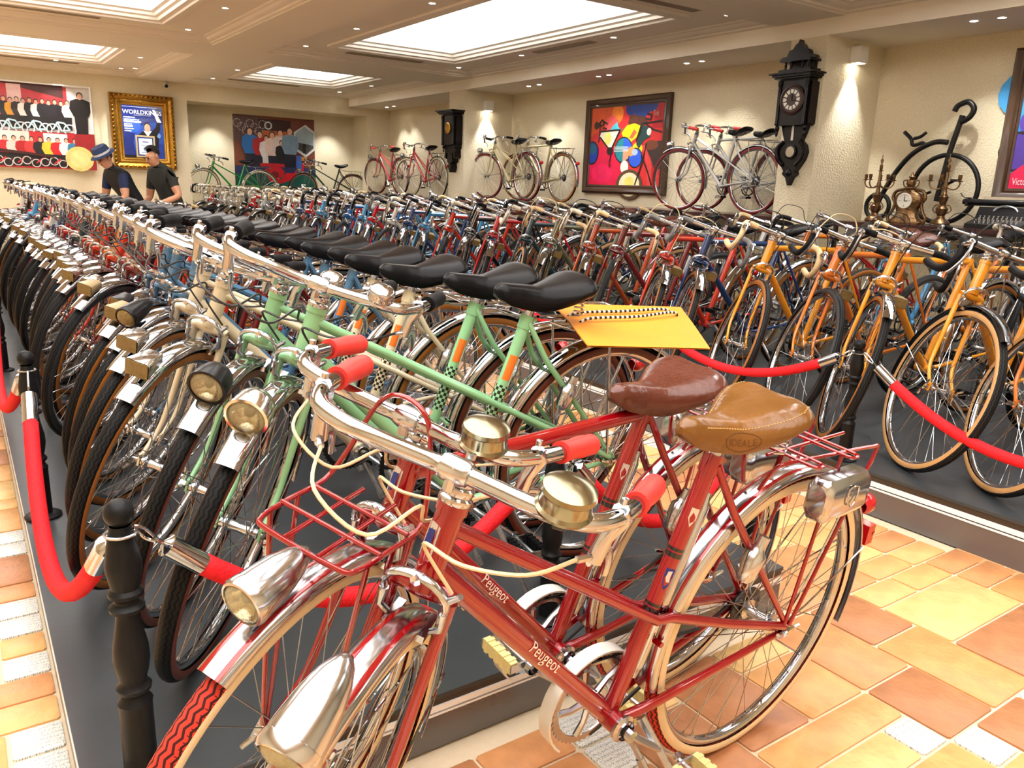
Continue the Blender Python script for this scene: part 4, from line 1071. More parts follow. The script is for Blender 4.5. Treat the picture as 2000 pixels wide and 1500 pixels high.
# ------------------------------------------------------------------ bicycles on the wall shelves and in the niche
SHZ = 1.035
NZ = 0.68
def shelf_bike(label, fy, x, z, col, kind, side, grip, lamp=True, yaw=pi / 2, sadm=None, guards='chrome', rack='std', steer=0.25, bar='city', q=1, lean=-0.03):
    return bike(label, x, fy, z, yaw, kind, q, col, side, None, bar, grip, 'round' if lamp else None, ALU, rack, 'city' if bar == 'city' else 'race', sadm, guards, steer, lean, CABLEW, None, True, 'bicycles up on shelves', kick=False, dynamo=False)
shelf_bike('silver ladies bicycle with dark red tyres on the shelf beside the red painting', 6.03, 6.80, SHZ, 'silver', 'mixte', 'redw', 'red')
shelf_bike('silver gents bicycle with black saddle, against the wall beside the red painting', 5.95, 7.10, SHZ, 'silver', 'gents', 'redw', 'red', lamp=False)
shelf_bike('pale gold ladies bicycle on the shelf by the far pillar', 10.05, 6.80, SHZ, 'gold', 'mixte', 'redw', 'black')
shelf_bike('pale gold gents bicycle against the wall by the far pillar', 9.62, 7.1, SHZ, 'gold', 'gents', 'tan', 'black', lamp=False)
shelf_bike('pink-red ladies bicycle on the shelf beyond the black hanging clock', 14.35, 6.95, SHZ - 0.04, 'pink', 'mixte', 'redw', 'red')
shelf_bike('red and white ladies bicycle half behind the black hanging clock', 12.75, 6.85, SHZ - 0.04, 'pink', 'bent', 'white', 'white')
shelf_bike('bright green ladies bicycle in the niche before the family photo', 4.30, 15.42, NZ, 'green', 'mixte', 'white', 'black', yaw=pi, steer=0.3).location = (4.30, 15.42, NZ)
shelf_bike('dark green ladies bicycle in the niche close to the scooter picture', 6.10, 15.42, NZ, 'dgreen', 'mixte', 'brown', 'black', yaw=pi, steer=0.3).location = (6.16, 15.42, NZ)

# ------------------------------------------------------------------ shelves
MAHOG = mat('dark_mahogany', lin(58, 22, 22), 0.3, 0, 0.25, 9, coat=0.4)
def wall_table(y0, y1, z, label, x0=6.50, x1=7.33, top=MAHOG):
    t = thing('wall_table', label, 'table', ((x0 + x1) / 2, (y0 + y1) / 2, 0), group='narrow tables along the wall')
    hx, hy = (x1 - x0) / 2, (y1 - y0) / 2
    mb = MB(); mb.box((0, 0, z - 0.016), (2 * hx, 2 * hy, 0.032)); mb.box((0, 0, z - 0.04), (2 * hx - 0.05, 2 * hy - 0.05, 0.02)); make('table_top', mb, top, t)
    me = MB().box((0, 0, (z - 0.05) / 2), (0.03, 0.03, z - 0.05)).mesh('leg')
    for sx in (-1, 1):
        k = max(2, int(hy * 2 / 1.6) + 1)
        for i in range(k): put('leg', me, DARKMET, t, Matrix.Translation((sx * (hx - 0.04), -hy + 0.06 + (2 * hy - 0.12) * i / (k - 1), 0)))
    return t
wall_table(1.2, 4.42, SHZ, 'dark red-brown table under the penny-farthing ornament')
wall_table(5.05, 10.76, SHZ, 'long dark table carrying the silver and gold bicycles')
wall_table(11.30, 15.05, SHZ - 0.04, 'dark table at the far end carrying the pink-red bicycles')
m = MB(); m.box((5.18, 15.45, NZ / 2), (3.3, 0.62, NZ)); tag(make('bench', m, mat('niche_bench', lin(196, 180, 146), 0.6)), 'low cream bench in the niche under the green bicycles', 'bench')

# ------------------------------------------------------------------ rope posts and ropes
POSTM = mat('black_turned_wood', lin(20, 21, 23), 0.42, 0, 0.2, 20, rvary=0.1, spec=0.2)
ROPEM = mat('red_velvet', lin(222, 10, 28), 0.75, 0, 0.12, 60, sheen=0.6, bump=0.3, bscale=160)
POSTH = 0.505
post_me = MB().lathe([(0.0001, 0), (0.05, 0), (0.05, 0.006), (0.04, 0.012), (0.026, 0.014), (0.0255, 0.15), (0.027, 0.156), (0.022, 0.164), (0.019, 0.17), (0.026, 0.178), (0.027, 0.184), (0.022, 0.19), (0.02, 0.196), (0.024, 0.21), (0.0275, 0.232), (0.0265, 0.255), (0.020, 0.29), (0.0175, 0.31), (0.018, 0.316), (0.026, 0.32), (0.027, 0.326), (0.0185, 0.333), (0.0185, 0.339), (0.026, 0.345), (0.026, 0.351), (0.021, 0.357), (0.0265, 0.385), (0.027, 0.40), (0.021, 0.435), (0.0165, 0.457), (0.0155, 0.462)], 20).mesh('shaft', 35)
ball_me = MB().sphere((0, 0, 0.482), 0.0225, 18, 12).mesh('ball_finial', 180)
ring_me = MB().tube([(cos(a) * 0.022, sin(a) * 0.022, 0.448) for a in [2 * pi * i / 16 for i in range(16)]], 0.0025, 6, closed=True).mesh('ring')
POSTS = {}
def post(key, x, y, z, label, sc=1.0):
    t = thing('rope_post', label, 'rope post', (x, y, z), group='black turned rope posts'); t.scale = (sc, sc, sc)
    put('shaft', post_me, POSTM, t); put('ball_finial', ball_me, POSTM, t); put('ring', ring_me, STEEL, t)
    POSTS[key] = V(x, y, z + 0.448 * sc)
    return t
post('A', 0.172, 1.385, PH1, 'black turned rope post at the near corner of the long row', 1.1); post('B', 0.13, 2.80, PH1, 'black rope post, second along the outer edge of the long row', 1.08); post('C', 0.13, 5.1, PH1, 'black rope post, third along the outer edge of the long row')
post('D', 1.16, 1.46, PH1, 'black rope post behind the red bicycle handlebars'); pe_ = post('E', 2.085, 1.56, 0.0, 'black rope post with disc base on the tiles between the platforms', 1.16)
make('disc_base', MB().lathe([(0.0001, 0), (0.092, 0), (0.092, 0.007), (0.026, 0.014)], 24), POSTM, pe_)
post('F', 2.935, 1.78, PH2, 'black rope post in front of the yellow-orange bicycles'); post('G', 2.95, 3.1, PH2, 'black rope post beyond the brown saddle on the wall platform'); post('H', 2.94, 0.45, PH2, 'black rope post at the near end of the wall platform')
post('I', 2.94, 4.5, PH2, 'black rope post, fourth along the wall platform'); post('J', 2.94, 5.9, PH2, 'black rope post, fifth along the wall platform')
def rope(a, b, sag, label, r=0.0205, out=0.0):
    A, B = POSTS[a], POSTS[b]
    d = (B - A); d.z = 0; d.normalize()
    a0, b0 = A + d * 0.028, B - d * 0.028
    P = []
    n = 22
    for i in range(n + 1):
        t = i / n; p = a0.lerp(b0, t); p.z -= sag * (1 - (2 * t - 1) ** 2) * (0.9 + 0.1 * (1 - (2 * t - 1) ** 2)); p.x -= out * (1 - (2 * t - 1) ** 2); P.append(p)
    base = V((A.x + B.x) / 2, (A.y + B.y) / 2, 0); P = [p - base for p in P]
    t_ = thing('rope', label, 'rope', base, group='red velvet barrier ropes')
    make('velvet_rope', MB().tube(P[2:-2], r, 14), ROPEM, t_, ang=180)
    for e, f in ((P[0], P[2]), (P[-1], P[-3])):
        dd = (f - e).normalized(); L_ = (f - e).length
        make('end_cap', MB().tube([e + dd * (L_ * 0.45), e + dd * (L_ * 0.5), e + dd * (L_ * 0.52), e + dd * (L_ + 0.022)], [0.006, 0.014, r + 0.001, r + 0.001], 14), CHROME, t_)
        make('snap_hook', MB().tube(crv([e - dd * 0.01, e + dd * (L_ * 0.12) + V(0, 0, 0.009), e + dd * (L_ * 0.36), e + dd * (L_ * 0.12) + V(0, 0, -0.009)], 4, closed=True), 0.003, 6, closed=True).tube([e + dd * (L_ * 0.34), e + dd * (L_ * 0.47)], 0.004, 6), CHROME, t_)
rope('A', 'B', 0.36, 'red velvet rope nearest the corner on the outer edge of the long row', out=0.05); rope('B', 'C', 0.34, 'red velvet rope beyond the first one along the long row', out=0.05)
rope('A', 'D', 0.24, 'red velvet rope passing behind the red bicycle wheels'); rope('D', 'E', 0.26, 'red velvet rope closing the aisle behind the red bicycles')
rope('F', 'G', 0.20, 'red velvet rope sagging behind the brown leather saddle'); rope('H', 'F', 0.26, 'red velvet rope nearest the camera on the wall platform'); rope('G', 'I', 0.2, 'red velvet rope, third along the wall platform'); rope('I', 'J', 0.2, 'red velvet rope, fourth along the wall platform')

# ------------------------------------------------------------------ leather sheet strapped on the mint bicycle, lettering, boxes on the red bicycle
bpy.context.view_layer.update()
green1 = [o for o in COL.objects if o.get('label', '').startswith('mint green ladies bicycle carrying')][0]
ORLEA = mat('orange_leather', lin(228, 142, 36), 0.5, 0, 0.12, 10, bump=0.1, bscale=120)
t = thing('leather_sheet', 'orange leather sheet strapped flat on the mint bicycle rack', 'leather', green1.location, green1.rotation_euler)
mb = MB(); P = []
cor = [V(-0.27, 0.20, 0.742), V(-0.62, 0.26, 0.728), V(-0.80, -0.06, 0.745), V(-0.40, -0.16, 0.752)]
for i in range(9):
    row = []
    for j in range(9):
        a = cor[0].lerp(cor[1], i / 8).lerp(cor[3].lerp(cor[2], i / 8), j / 8)
        row.append(a + V(0, 0, 0.004 - 0.03 * max(0, abs(a.y) - 0.08)))
    P.append(row)
mb.grid(P); mb.grid([[p - V(0, 0, 0.003) for p in r] for r in P], flip=True); make('hide', mb, ORLEA, t)
STRIPEC = checker_mat('striped_bungee', (0.75, 0.72, 0.68), (0.012, 0.012, 0.012), 0.008)
mb = MB()
for y_ in (-0.03, 0.03): mb.tube(crv([(-0.36, y_, 0.735), (-0.39, y_, 0.758), (-0.55, y_ + 0.006, 0.757), (-0.70, y_ * 0.6, 0.757), (-0.715, y_ * 0.6, 0.735)], 6), 0.0042, 8)
mb2 = mb
for i, f in enumerate(mb2.f): mb2.uv[i] = tuple((mb2.v[k][0], 0.001) for k in f)
make('bungee_cord', mb2, STRIPEC, t)
ORLET = mat('orange_lettering', lin(232, 110, 40), 0.4)
WLET = mat('white_script', lin(240, 225, 215), 0.35)
def down_tube_text(bk, txt, size, frac, m_, shear=0.0, ht=0.70, side=V(0, 1, 0.35), bold=0.0):
    a, b = hd(ht + 0.028), BBP; t_ = (b - a).normalized()
    mb = MB(); wrap_text(mb, txt, size, a + t_ * frac, t_, side, 0.0174, shear=shear, flip=True, bold=bold)
    put('lettering', mb.mesh('lettering', 180), m_, bk)
down_tube_text(green1, 'PEUGEOT', 0.030, 0.10, ORLET, bold=0.0008)
down_tube_text(red1, 'Peugeot', 0.030, 0.27, WLET, 0.35, 0.695)
down_tube_text(red2, 'Peugeot', 0.030, 0.27, WLET, 0.35)
# saddle stamp and stitching
sad1 = [c for c in red1.children if c.name.startswith('saddle')][0]
STITCH = mat('stitch_thread', lin(196, 160, 100), 0.7)
STAMP = mat('pressed_leather', lin(96, 58, 22), 0.5)
mb = MB(); vs, fs = text_faces('IDEALE', 0.016, subdiv=1); w_ = max(v.x for v in vs)
def on_saddle(x_, y_, rise=0.0005):
    t_ = 0.42 + (x_ - w_ / 2) / 0.27; f_ = radians(92) - y_ / 0.016 * radians(26)
    p = sad_point('leather', t_, f_); return p + V(0, rise, rise * 0.4)
mb._add([on_saddle(v.x, v.y) for v in vs], fs); put('maker_stamp', mb.mesh('maker_stamp', 180), STAMP, sad1)
mb = MB(); mb.tube([on_saddle(w_ / 2 + cos(a) * w_ * 0.62, 0.006 + sin(a) * 0.016) for a in [2 * pi * i / 32 for i in range(32)]], 0.0007, 5, closed=True); put('maker_oval', mb.mesh('maker_oval', 180), STAMP, sad1)
me = MB().box((0, 0, 0), (0.0045, 0.0016, 0.0016)).mesh('stitch')
mb = MB()
for s in (1, -1):
    for i in range(40):
        p = sad_point('leather', 0.16 + 0.80 * i / 40, s * radians(48)); mb.box(p, (0.0042, 0.0016, 0.0016))
o = put('stitching', mb.mesh('stitching', 30), STITCH, sad1); o['kind'] = 'stuff'
for bk in (red1, red2):
    for s in (1, -1):
        BX = MB(); c = V(-0.52, s * 0.090, 0.676)
        rr = Matrix.Rotation(0, 3, 'X')
        prof = []
        P = []
        for xx, k in ((-0.078, 0.7), (-0.07, 0.94), (-0.06, 1.0), (0.06, 1.0), (0.07, 0.94), (0.078, 0.7)):
            P.append([c + V(xx, yy * k * 0.027, zz * k * 0.045) for yy, zz in ((-1, -0.6), (-0.6, -1), (0.6, -1), (1, -0.6), (1, 0.6), (0.6, 1), (-0.6, 1), (-1, 0.6))])
        BX.grid(P, cv=True); b0 = len(BX.v) - 48; BX.f.append(tuple(b0 + i for i in range(8))); BX.m.append(0); BX.f.append(tuple(b0 + 40 + i for i in reversed(range(8)))); BX.m.append(0)
        bx_ = make('tool_box', BX, ALU, bk)
        make('clasp', MB().tube(crv([c + V(-0.016, s * 0.030, 0.024), c + V(0.016, s * 0.030, 0.024), c + V(0.010, s * 0.031, -0.010), c + V(-0.010, s * 0.031, -0.010)], 4, closed=True), 0.0018, 6, closed=True), CHROME, bx_)
# seat-tube bands and badges on the red frames
BLK = PAINT['black']
BADGEB = mat('blue_badge', lin(20, 40, 120), 0.3); BADGEW = mat('silver_badge', lin(215, 210, 205), 0.3, 0.6); GOLDB = mat('gold_badge', lin(200, 160, 60), 0.3, 0.8)
for bk in (red1, red2):
    for za, zb_ in ((0.60, 0.606), (0.588, 0.597), (0.495, 0.501), (0.483, 0.492)):
        make('black_band', MB().tube([st(za), st(zb_)], 0.0164, 16, cap=False), BLK, bk)
    def badge(nm, zc, poly, m_, r=0.0166, ax=st, sgn=1):
        t_ = (st(0.7) - st(0.4)).normalized() if ax is st else AXD
        sd = V(0, 1, 0); fwd = sd.cross(t_) * 1.0
        mb = MB(); pts = []
        for u, v_ in poly:
            a = u / r + 0.55; pts.append(ax(zc) + t_ * v_ + (sd * cos(a) + fwd * sin(a)) * r)
        mb._add(pts, [tuple(range(len(pts)))]); make(nm, mb, m_, bk, ang=180)
    badge('badge', 0.55, [(-0.009, 0.02), (0.0, 0.02), (0.009, 0.02), (0.009, 0.0), (0.006, -0.013), (0.0, -0.022), (-0.006, -0.013), (-0.009, 0.0)], BADGEB)
    badge('badge', 0.552, [(-0.004, 0.014), (0.004, 0.012), (0.005, 0.0), (0.002, -0.008), (-0.005, -0.008), (-0.003, 0.002)], BADGEW, 0.0170)
    badge('badge', 0.665, [(-0.008, 0.018), (0.0, 0.018), (0.008, 0.018), (0.008, -0.002), (0.0, -0.018), (-0.008, -0.002)], BADGEW)
    # head badge faces forward
    mb = MB(); r = 0.0212; t_ = AXD; fw_ = V(0, 1, 0).cross(t_)
    pts = []
    for u, v_ in [(-0.013, 0.028), (0, 0.032), (0.013, 0.028), (0.014, -0.02), (0, -0.034), (-0.014, -0.02)]:
        a = u / r; pts.append(hd(0.755) + t_ * v_ + (fw_ * cos(a) + V(0, 1, 0) * sin(a)) * r)
    mb._add(pts, [tuple(range(6))]); make('head_badge', mb, BADGEW, bk, ang=180)
    mb = MB(); pts = []
    for u, v_ in [(-0.006, 0.018), (0.007, 0.02), (0.008, 0.0), (0.0, -0.012), (-0.007, -0.008)]:
        a = u / (r + 0.0004); pts.append(hd(0.757) + t_ * v_ + (fw_ * cos(a) + V(0, 1, 0) * sin(a)) * (r + 0.0006))
    mb._add(pts, [tuple(range(5))]); make('head_badge', mb, BADGEB, bk, ang=180)
# big brass-coloured bells of the red bicycles
BRASS = mat('worn_brass', lin(150, 144, 118), 0.2, 1.0, 0.12, 40)
for bk in (red1, red2):
    hb = [c for c in bk.children if c.name.startswith('handlebar')][0]
    for c in hb.children:
        if c.name.startswith('bell'):
            me = MB().lathe([(0.020, -0.020), (0.034, -0.018), (0.036, -0.013), (0.0325, -0.009), (0.0325, 0.006), (0.0345, 0.010), (0.033, 0.016), (0.026, 0.020), (0.012, 0.022), (0.0001, 0.0225)], 32, CLAMP['city'] + V(0.042, 0.150, 0.052), V(0.05, 0, 1)).mesh('bell')
            c.data = me
            for i, sl in enumerate(c.material_slots): sl.link = 'OBJECT'; sl.material = BRASS
            make('bell_clamp', MB().tube([CLAMP['city'] + V(0.042, 0.144, 0.024), CLAMP['city'] + V(0.042, 0.156, 0.026)], 0.0155, 12), BLACKPL, hb)

# ------------------------------------------------------------------ pictures
PRINT = attr_mat('printed_picture', 0.4, 0.1)
PRINTG = attr_mat('glazed_picture', 0.12, 0.5)
class Canvas:
    """flat coloured shapes on a panel; u to the right, v up, both 0..1"""
    def __init__(s, asp): s.v = []; s.f = []; s.c = []; s.k = 0; s.asp = asp
    def poly(s, pts, col):
        b = len(s.v); s.k += 1
        s.v += [(u, v, s.k) for u, v in pts]; s.f.append(tuple(range(b, b + len(pts)))); s.c.append(lin(*col)); return s
    def rect(s, u0, v0, u1, v1, col): return s.poly([(u0, v0), (u1, v0), (u1, v1), (u0, v1)], col)
    def ell(s, u, v, ru, rv, col, n=16, a0=0, a1=2 * pi): return s.poly([(u + ru * cos(a0 + (a1 - a0) * i / n), v + rv * sin(a0 + (a1 - a0) * i / n)) for i in range(n + (0 if abs(a1 - a0) > 6.2 else 1))], col)
    def line(s, pts, w, col):
        for (a, b), (c, d) in zip(pts, pts[1:]):
            dx, dy = (c - a), (d - b) / s.asp; L = sqrt(dx * dx + dy * dy) or 1; nx, ny = -dy / L * w / 2, dx / L * w / 2 * s.asp
            s.poly([(a + nx, b + ny), (a - nx, b - ny), (c - nx, d - ny), (c + nx, d + ny)], col)
        return s
    def ring(s, u, v, ru, w, col, n=24):
        rv = ru * s.asp
        s.line([(u + ru * cos(2 * pi * i / n), v + rv * sin(2 * pi * i / n)) for i in range(n + 1)], w, col); return s
    def text(s, txt, u, v, size, col, width=None, bold=0.0):
        vs, fs = text_faces(txt, size, bold=bold); w = max(p.x for p in vs); k = (width / w) if width else 1
        b = len(s.v); s.k += 1
        s.v += [(u + p.x * k, v + p.y * s.asp, s.k) for p in vs]
        for f in fs: s.f.append(tuple(b + i for i in f)); s.c.append(lin(*col))
        return s
    def man(s, u, v, h, shirt, hair=(20, 16, 14), skin=(222, 170, 140), legs=(24, 22, 26), w=1.0):
        hw = h / s.asp * 0.16 * w
        s.poly([(u - hw * 0.6, v), (u + hw * 0.6, v), (u + hw * 0.7, v + h * 0.48), (u - hw * 0.7, v + h * 0.48)], legs)
        s.poly([(u - hw * 0.75, v + h * 0.42), (u + hw * 0.75, v + h * 0.42), (u + hw * 1.15, v + h * 0.60), (u + hw, v + h * 0.78), (u + hw * 0.4, v + h * 0.83), (u - hw * 0.4, v + h * 0.83), (u - hw, v + h * 0.78), (u - hw * 1.15, v + h * 0.60)], shirt)
        s.ell(u, v + h * 0.905, h / s.asp * 0.070, h * 0.085, hair, 12); s.ell(u, v + h * 0.885, h / s.asp * 0.055, h * 0.072, skin, 12)
        return s
    def build(s, name, w, h, ma, parent, M):
        me = bpy.data.meshes.new(name)
        me.from_pydata([((u - 0.5) * w, (v - 0.5) * h, 0.00012 * k) for u, v, k in s.v], [], s.f)
        at = me.color_attributes.new('Col', 'FLOAT_COLOR', 'CORNER')
        i = 0
        for p, c in zip(me.polygons, s.c):
            for li in p.loop_indices: at.data[li].color = c + (1,)
        me.materials.append(None); me.update()
        return put(name, me, ma, parent, M)
def wall_matrix(face):
    """picture plane axes: local x right, y up, z out of the wall"""
    if face == 'back': return Matrix(((1, 0, 0, 0), (0, 0, -1, 0), (0, 1, 0, 0), (0, 0, 0, 1)))
    return Matrix(((0, 0, -1, 0), (-1, 0, 0, 0), (0, 1, 0, 0), (0, 0, 0, 1)))
def picture(name, label, cat, face, c, w, h, canvas, ma=PRINT, depth=0.03, frame=None, fw=0.0, fmat=None):
    t = thing(name, label, cat, c); R = wall_matrix(face)
    c = Vector(c) + (V(0, -0.002, 0) if face == 'back' else V(-0.002, 0, 0))
    t.matrix_world = Matrix.Translation(c) @ R
    mb = MB(); mb.box((0, 0, depth / 2 - 0.002), (w, h, depth - 0.004)); make('panel', mb, fmat or MOULD, t)
    canvas.build('print', w, h, ma, t, Matrix.Translation((0, 0, depth)))
    if frame:
        mb = MB(); moulding_ring(mb, -w / 2, w / 2, -h / 2, h / 2, 0, [(0.012, 0.0), (0.012, depth + 0.006), (-0.006, depth + 0.012)] + [(-a * fw, b) for a, b in frame] + [(-fw, 0.0)], True)
        make('frame', mb, fmat, t)
    return t
# big group photo
c = Canvas(2.4 / 1.29); c.rect(0, 0, 1, 1, (150, 24, 30)); c.rect(0, 0.44, 1, 1, (214, 208, 204)); c.poly([(0, 0.62), (0.86, 0.62), (0.86, 0.98), (0, 0.99)], (196, 40, 48)); c.poly([(0.45, 0.99), (0.84, 0.84), (0.84, 0.99)], (70, 26, 24)); c.rect(0.52, 0.62, 0.60, 0.97, (232, 190, 186)); c.rect(0.34, 0.60, 0.38, 0.98, (240, 236, 230))
sh = [(26, 24, 30), (30, 26, 34), (240, 236, 230), (26, 24, 30), (24, 22, 28), (226, 158, 40), (24, 22, 28), (30, 28, 34), (214, 60, 70), (28, 26, 32), (40, 30, 36), (236, 234, 232), (226, 226, 226)]
for i in range(24): c.man(0.03 + 0.036 * i, 0.46 + 0.012 * (i % 2), 0.36, sh[i * 5 % 13])
c.man(0.935, 0.42, 0.52, (18, 14, 16), w=1.3)
for k in range(5):
    u = 0.20 + 0.14 * k; c.ring(u, 0.47, 0.035, 0.008, (228, 236, 240)); c.ring(u + 0.10, 0.47, 0.035, 0.008, (220, 226, 232)); c.line([(u, 0.47), (u + 0.03, 0.56), (u + 0.07, 0.55), (u + 0.10, 0.47), (u + 0.05, 0.46), (u + 0.03, 0.56)], 0.010, (190, 226, 236))
c.rect(0, 0.0, 1, 0.43, (190, 40, 46)); c.rect(0.1, 0.25, 0.62, 0.43, (236, 226, 216)); c.rect(0.70, 0.22, 0.84, 0.42, (230, 228, 224))
wl_ = [(200, 40, 50), (226, 206, 196), (186, 30, 40), (210, 60, 60), (30, 24, 28), (222, 198, 60), (206, 30, 44), (240, 238, 232), (60, 130, 170)]
for i in range(18): c.man(0.03 + 0.050 * i, 0.02, 0.36, wl_[i % 9], w=1.3)
for i in range(16): c.ring(0.02 + 0.052 * i, 0.06 + 0.015 * (i % 3), 0.024, 0.006, (210, 200, 196)); c.line([(0.02 + 0.052 * i, 0.06), (0.06 + 0.052 * i, 0.12)], 0.008, (60, 20, 26) if i % 2 else (210, 40, 50))
c.poly([(0.2, 0.22), (0.75, 0.13), (0.75, 0.16), (0.2, 0.26)], (60, 20, 20)); c.rect(0.88, 0.0, 1, 0.43, (150, 30, 34)); c.ell(0.90, 0.13, 0.085, 0.15, (214, 200, 120), 24); c.ell(0.90, 0.13, 0.060, 0.105, (226, 214, 140), 20); c.rect(0.99, 0.45, 1.0, 1, (236, 234, 230)); c.rect(0, 0.985, 1.0, 1, (240, 238, 232))
picture('group_photo', 'large printed photo of two groups of people with bicycles', 'picture', 'back', (0.80, BACKY, 1.895), 2.4, 1.29, c)
# magazine cover in a gilt frame
c = Canvas(0.66 / 0.87); c.rect(0, 0, 1, 1, (24, 44, 120)); c.ell(0.75, 0.3, 0.5, 0.4, (40, 80, 170)); c.ell(0.25, 0.62, 0.2, 0.14, (44, 92, 190)); c.rect(0, 0, 1, 0.07, (14, 16, 28)); c.ell(0.85, 0.45, 0.06, 0.05, (120, 160, 210)); c.ell(0.9, 0.14, 0.3, 0.16, (30, 60, 150))
c.rect(0.04, 0.955, 0.86, 0.962, (230, 232, 240)); c.text('WORLDKINGS', 0.04, 0.83, 0.14, (244, 244, 246), 0.92, 0.002); c.rect(0.3, 0.805, 0.7, 0.812, (200, 210, 230))
for i, (wd, cl) in enumerate(((0.26, (236, 240, 250)), (0.36, (240, 236, 200)), (0.40, (250, 246, 200)), (0.18, (240, 230, 190)), (0.20, (250, 248, 244)), (0.22, (230, 220, 150)), (0.16, (226, 226, 230)))): c.rect(0.06, 0.755 - 0.042 * i, 0.06 + wd, 0.755 - 0.042 * i + (0.03 if i in (2, 4) else 0.018), cl)
c.poly([(0.34, 0.0), (0.82, 0.0), (0.86, 0.40), (0.70, 0.52), (0.50, 0.53), (0.34, 0.42)], (22, 22, 34)); c.poly([(0.66, 0.50), (0.80, 0.60), (0.86, 0.80), (0.94, 0.80), (0.90, 0.55), (0.80, 0.42)], (24, 24, 36)); c.poly([(0.84, 0.70), (0.95, 0.70), (0.80, 0.93), (0.74, 0.93)], (232, 232, 236)); c.poly([(0.50, 0.53), (0.60, 0.42), (0.70, 0.53)], (240, 240, 244))
c.ell(0.60, 0.60, 0.085, 0.085, (20, 16, 18)); c.ell(0.60, 0.585, 0.075, 0.075, (222, 168, 142)); c.rect(0.30, 0.03, 0.76, 0.44, (186, 168, 120)); c.rect(0.34, 0.06, 0.72, 0.41, (30, 60, 130)); c.rect(0.37, 0.085, 0.69, 0.385, (226, 238, 244)); c.rect(0.46, 0.31, 0.60, 0.33, (60, 90, 150)); c.ell(0.53, 0.19, 0.06, 0.05, (150, 180, 210)); c.rect(0.42, 0.25, 0.64, 0.26, (120, 140, 170)); c.rect(0.42, 0.12, 0.64, 0.13, (120, 140, 170))
GILT = mat('gilt_frame', lin(176, 132, 52), 0.32, 0.85, 0.35, 16, bump=0.5, bscale=45)
t = picture('framed_cover', 'magazine cover of a man with a certificate in a carved gilt frame', 'picture', 'back', (2.765, BACKY, 1.902), 0.66, 0.87, c, PRINTG, 0.03, [(0.06, 0.045), (0.12, 0.035), (0.2, 0.05), (0.32, 0.06), (0.42, 0.05), (0.5, 0.075), (0.72, 0.10), (0.82, 0.085), (0.9, 0.11), (1.0, 0.09)], 0.165, GILT)
me = MB().sphere((0, 0, 0), 0.02, 8, 5).mesh('carved_boss')
mb = MB()
for i in range(13):
    for yy in (-1, 1): mb.sphere((-0.42 + 0.07 * i, yy * 0.565, 0.10), 0.026, 6, 4)
for i in range(17):
    for xx in (-1, 1): mb.sphere((xx * 0.46, -0.52 + 0.065 * i, 0.10), 0.024, 6, 4)
o = make('carving', mb, GILT, t, ang=180); o['kind'] = 'stuff'
# family photo in the niche
c = Canvas(1.58 / 1.29); c.rect(0, 0, 1, 1, (120, 60, 36)); c.rect(0, 0.62, 0.34, 1, (96, 60, 52)); c.rect(0.30, 0.80, 0.74, 0.96, (60, 24, 18)); c.rect(0.34, 0.35, 0.70, 0.80, (196, 96, 44)); c.rect(0.48, 0.40, 0.60, 0.74, (220, 170, 110)); c.rect(0.70, 0.1, 1, 1, (110, 56, 44)); c.ring(0.42, 0.87, 0.04, 0.014, (226, 230, 228))
for i in range(7): c.ring(0.05 + 0.05 * i, 0.88 - 0.05 * (i % 3), 0.045, 0.007, (190, 170, 160)); c.line([(0.03 + 0.05 * i, 0.72), (0.10 + 0.04 * i, 0.95)], 0.008, (40, 26, 24))
c.poly([(0.88, 0.92), (1.0, 0.82), (1.0, 0.56), (0.88, 0.44), (0.74, 0.54), (0.73, 0.80)], (206, 208, 206)); c.poly([(0.87, 0.89), (0.98, 0.80), (0.98, 0.58), (0.88, 0.48), (0.76, 0.57), (0.75, 0.78)], (150, 168, 176)); c.poly([(0.76, 0.66), (0.98, 0.62), (0.98, 0.58), (0.88, 0.48), (0.76, 0.57)], (70, 70, 70)); c.rect(0.84, 0.50, 0.88, 0.64, (30, 30, 30)); c.ell(0.84, 0.42, 0.05, 0.03, (226, 150, 40))
for u, k, hh in ((0.19, (24, 110, 190), 0.66), (0.31, (170, 20, 30), 0.62), (0.385, (230, 226, 224), 0.56), (0.46, (236, 208, 200), 0.62), (0.56, (224, 206, 200), 0.66), (0.57, (20, 20, 24), 0.50), (0.68, (120, 146, 170), 0.70)): c.man(u, 0.18, hh, k, hair=(40, 30, 26), w=1.05, legs=(226, 222, 220) if u in (0.385,) else (26, 26, 46))
c.rect(0, 0, 1, 0.17, (14, 84, 72)); c.rect(0, 0.17, 1, 0.28, (40, 46, 90)); c.poly([(0.35, 0.28), (0.38, 0.18), (0.44, 0.12), (0.55, 0.10), (0.62, 0.20), (0.72, 0.20), (0.80, 0.34), (0.85, 0.34), (0.84, 0.22), (0.72, 0.12), (0.55, 0.04), (0.42, 0.06), (0.36, 0.2)], (206, 16, 34)); c.ell(0.48, 0.2, 0.12, 0.09, (200, 18, 36)); c.ell(0.48, 0.17, 0.05, 0.05, (120, 8, 20)); c.rect(0.30, 0.28, 0.6, 0.33, (196, 20, 34)); c.rect(0.75, 0.2, 0.82, 0.46, (60, 100, 180))
picture('family_photo', 'printed photo of a family behind a red scooter in the niche', 'picture', 'back', (5.24, NICHEY, 1.725), 1.58, 1.29, c)
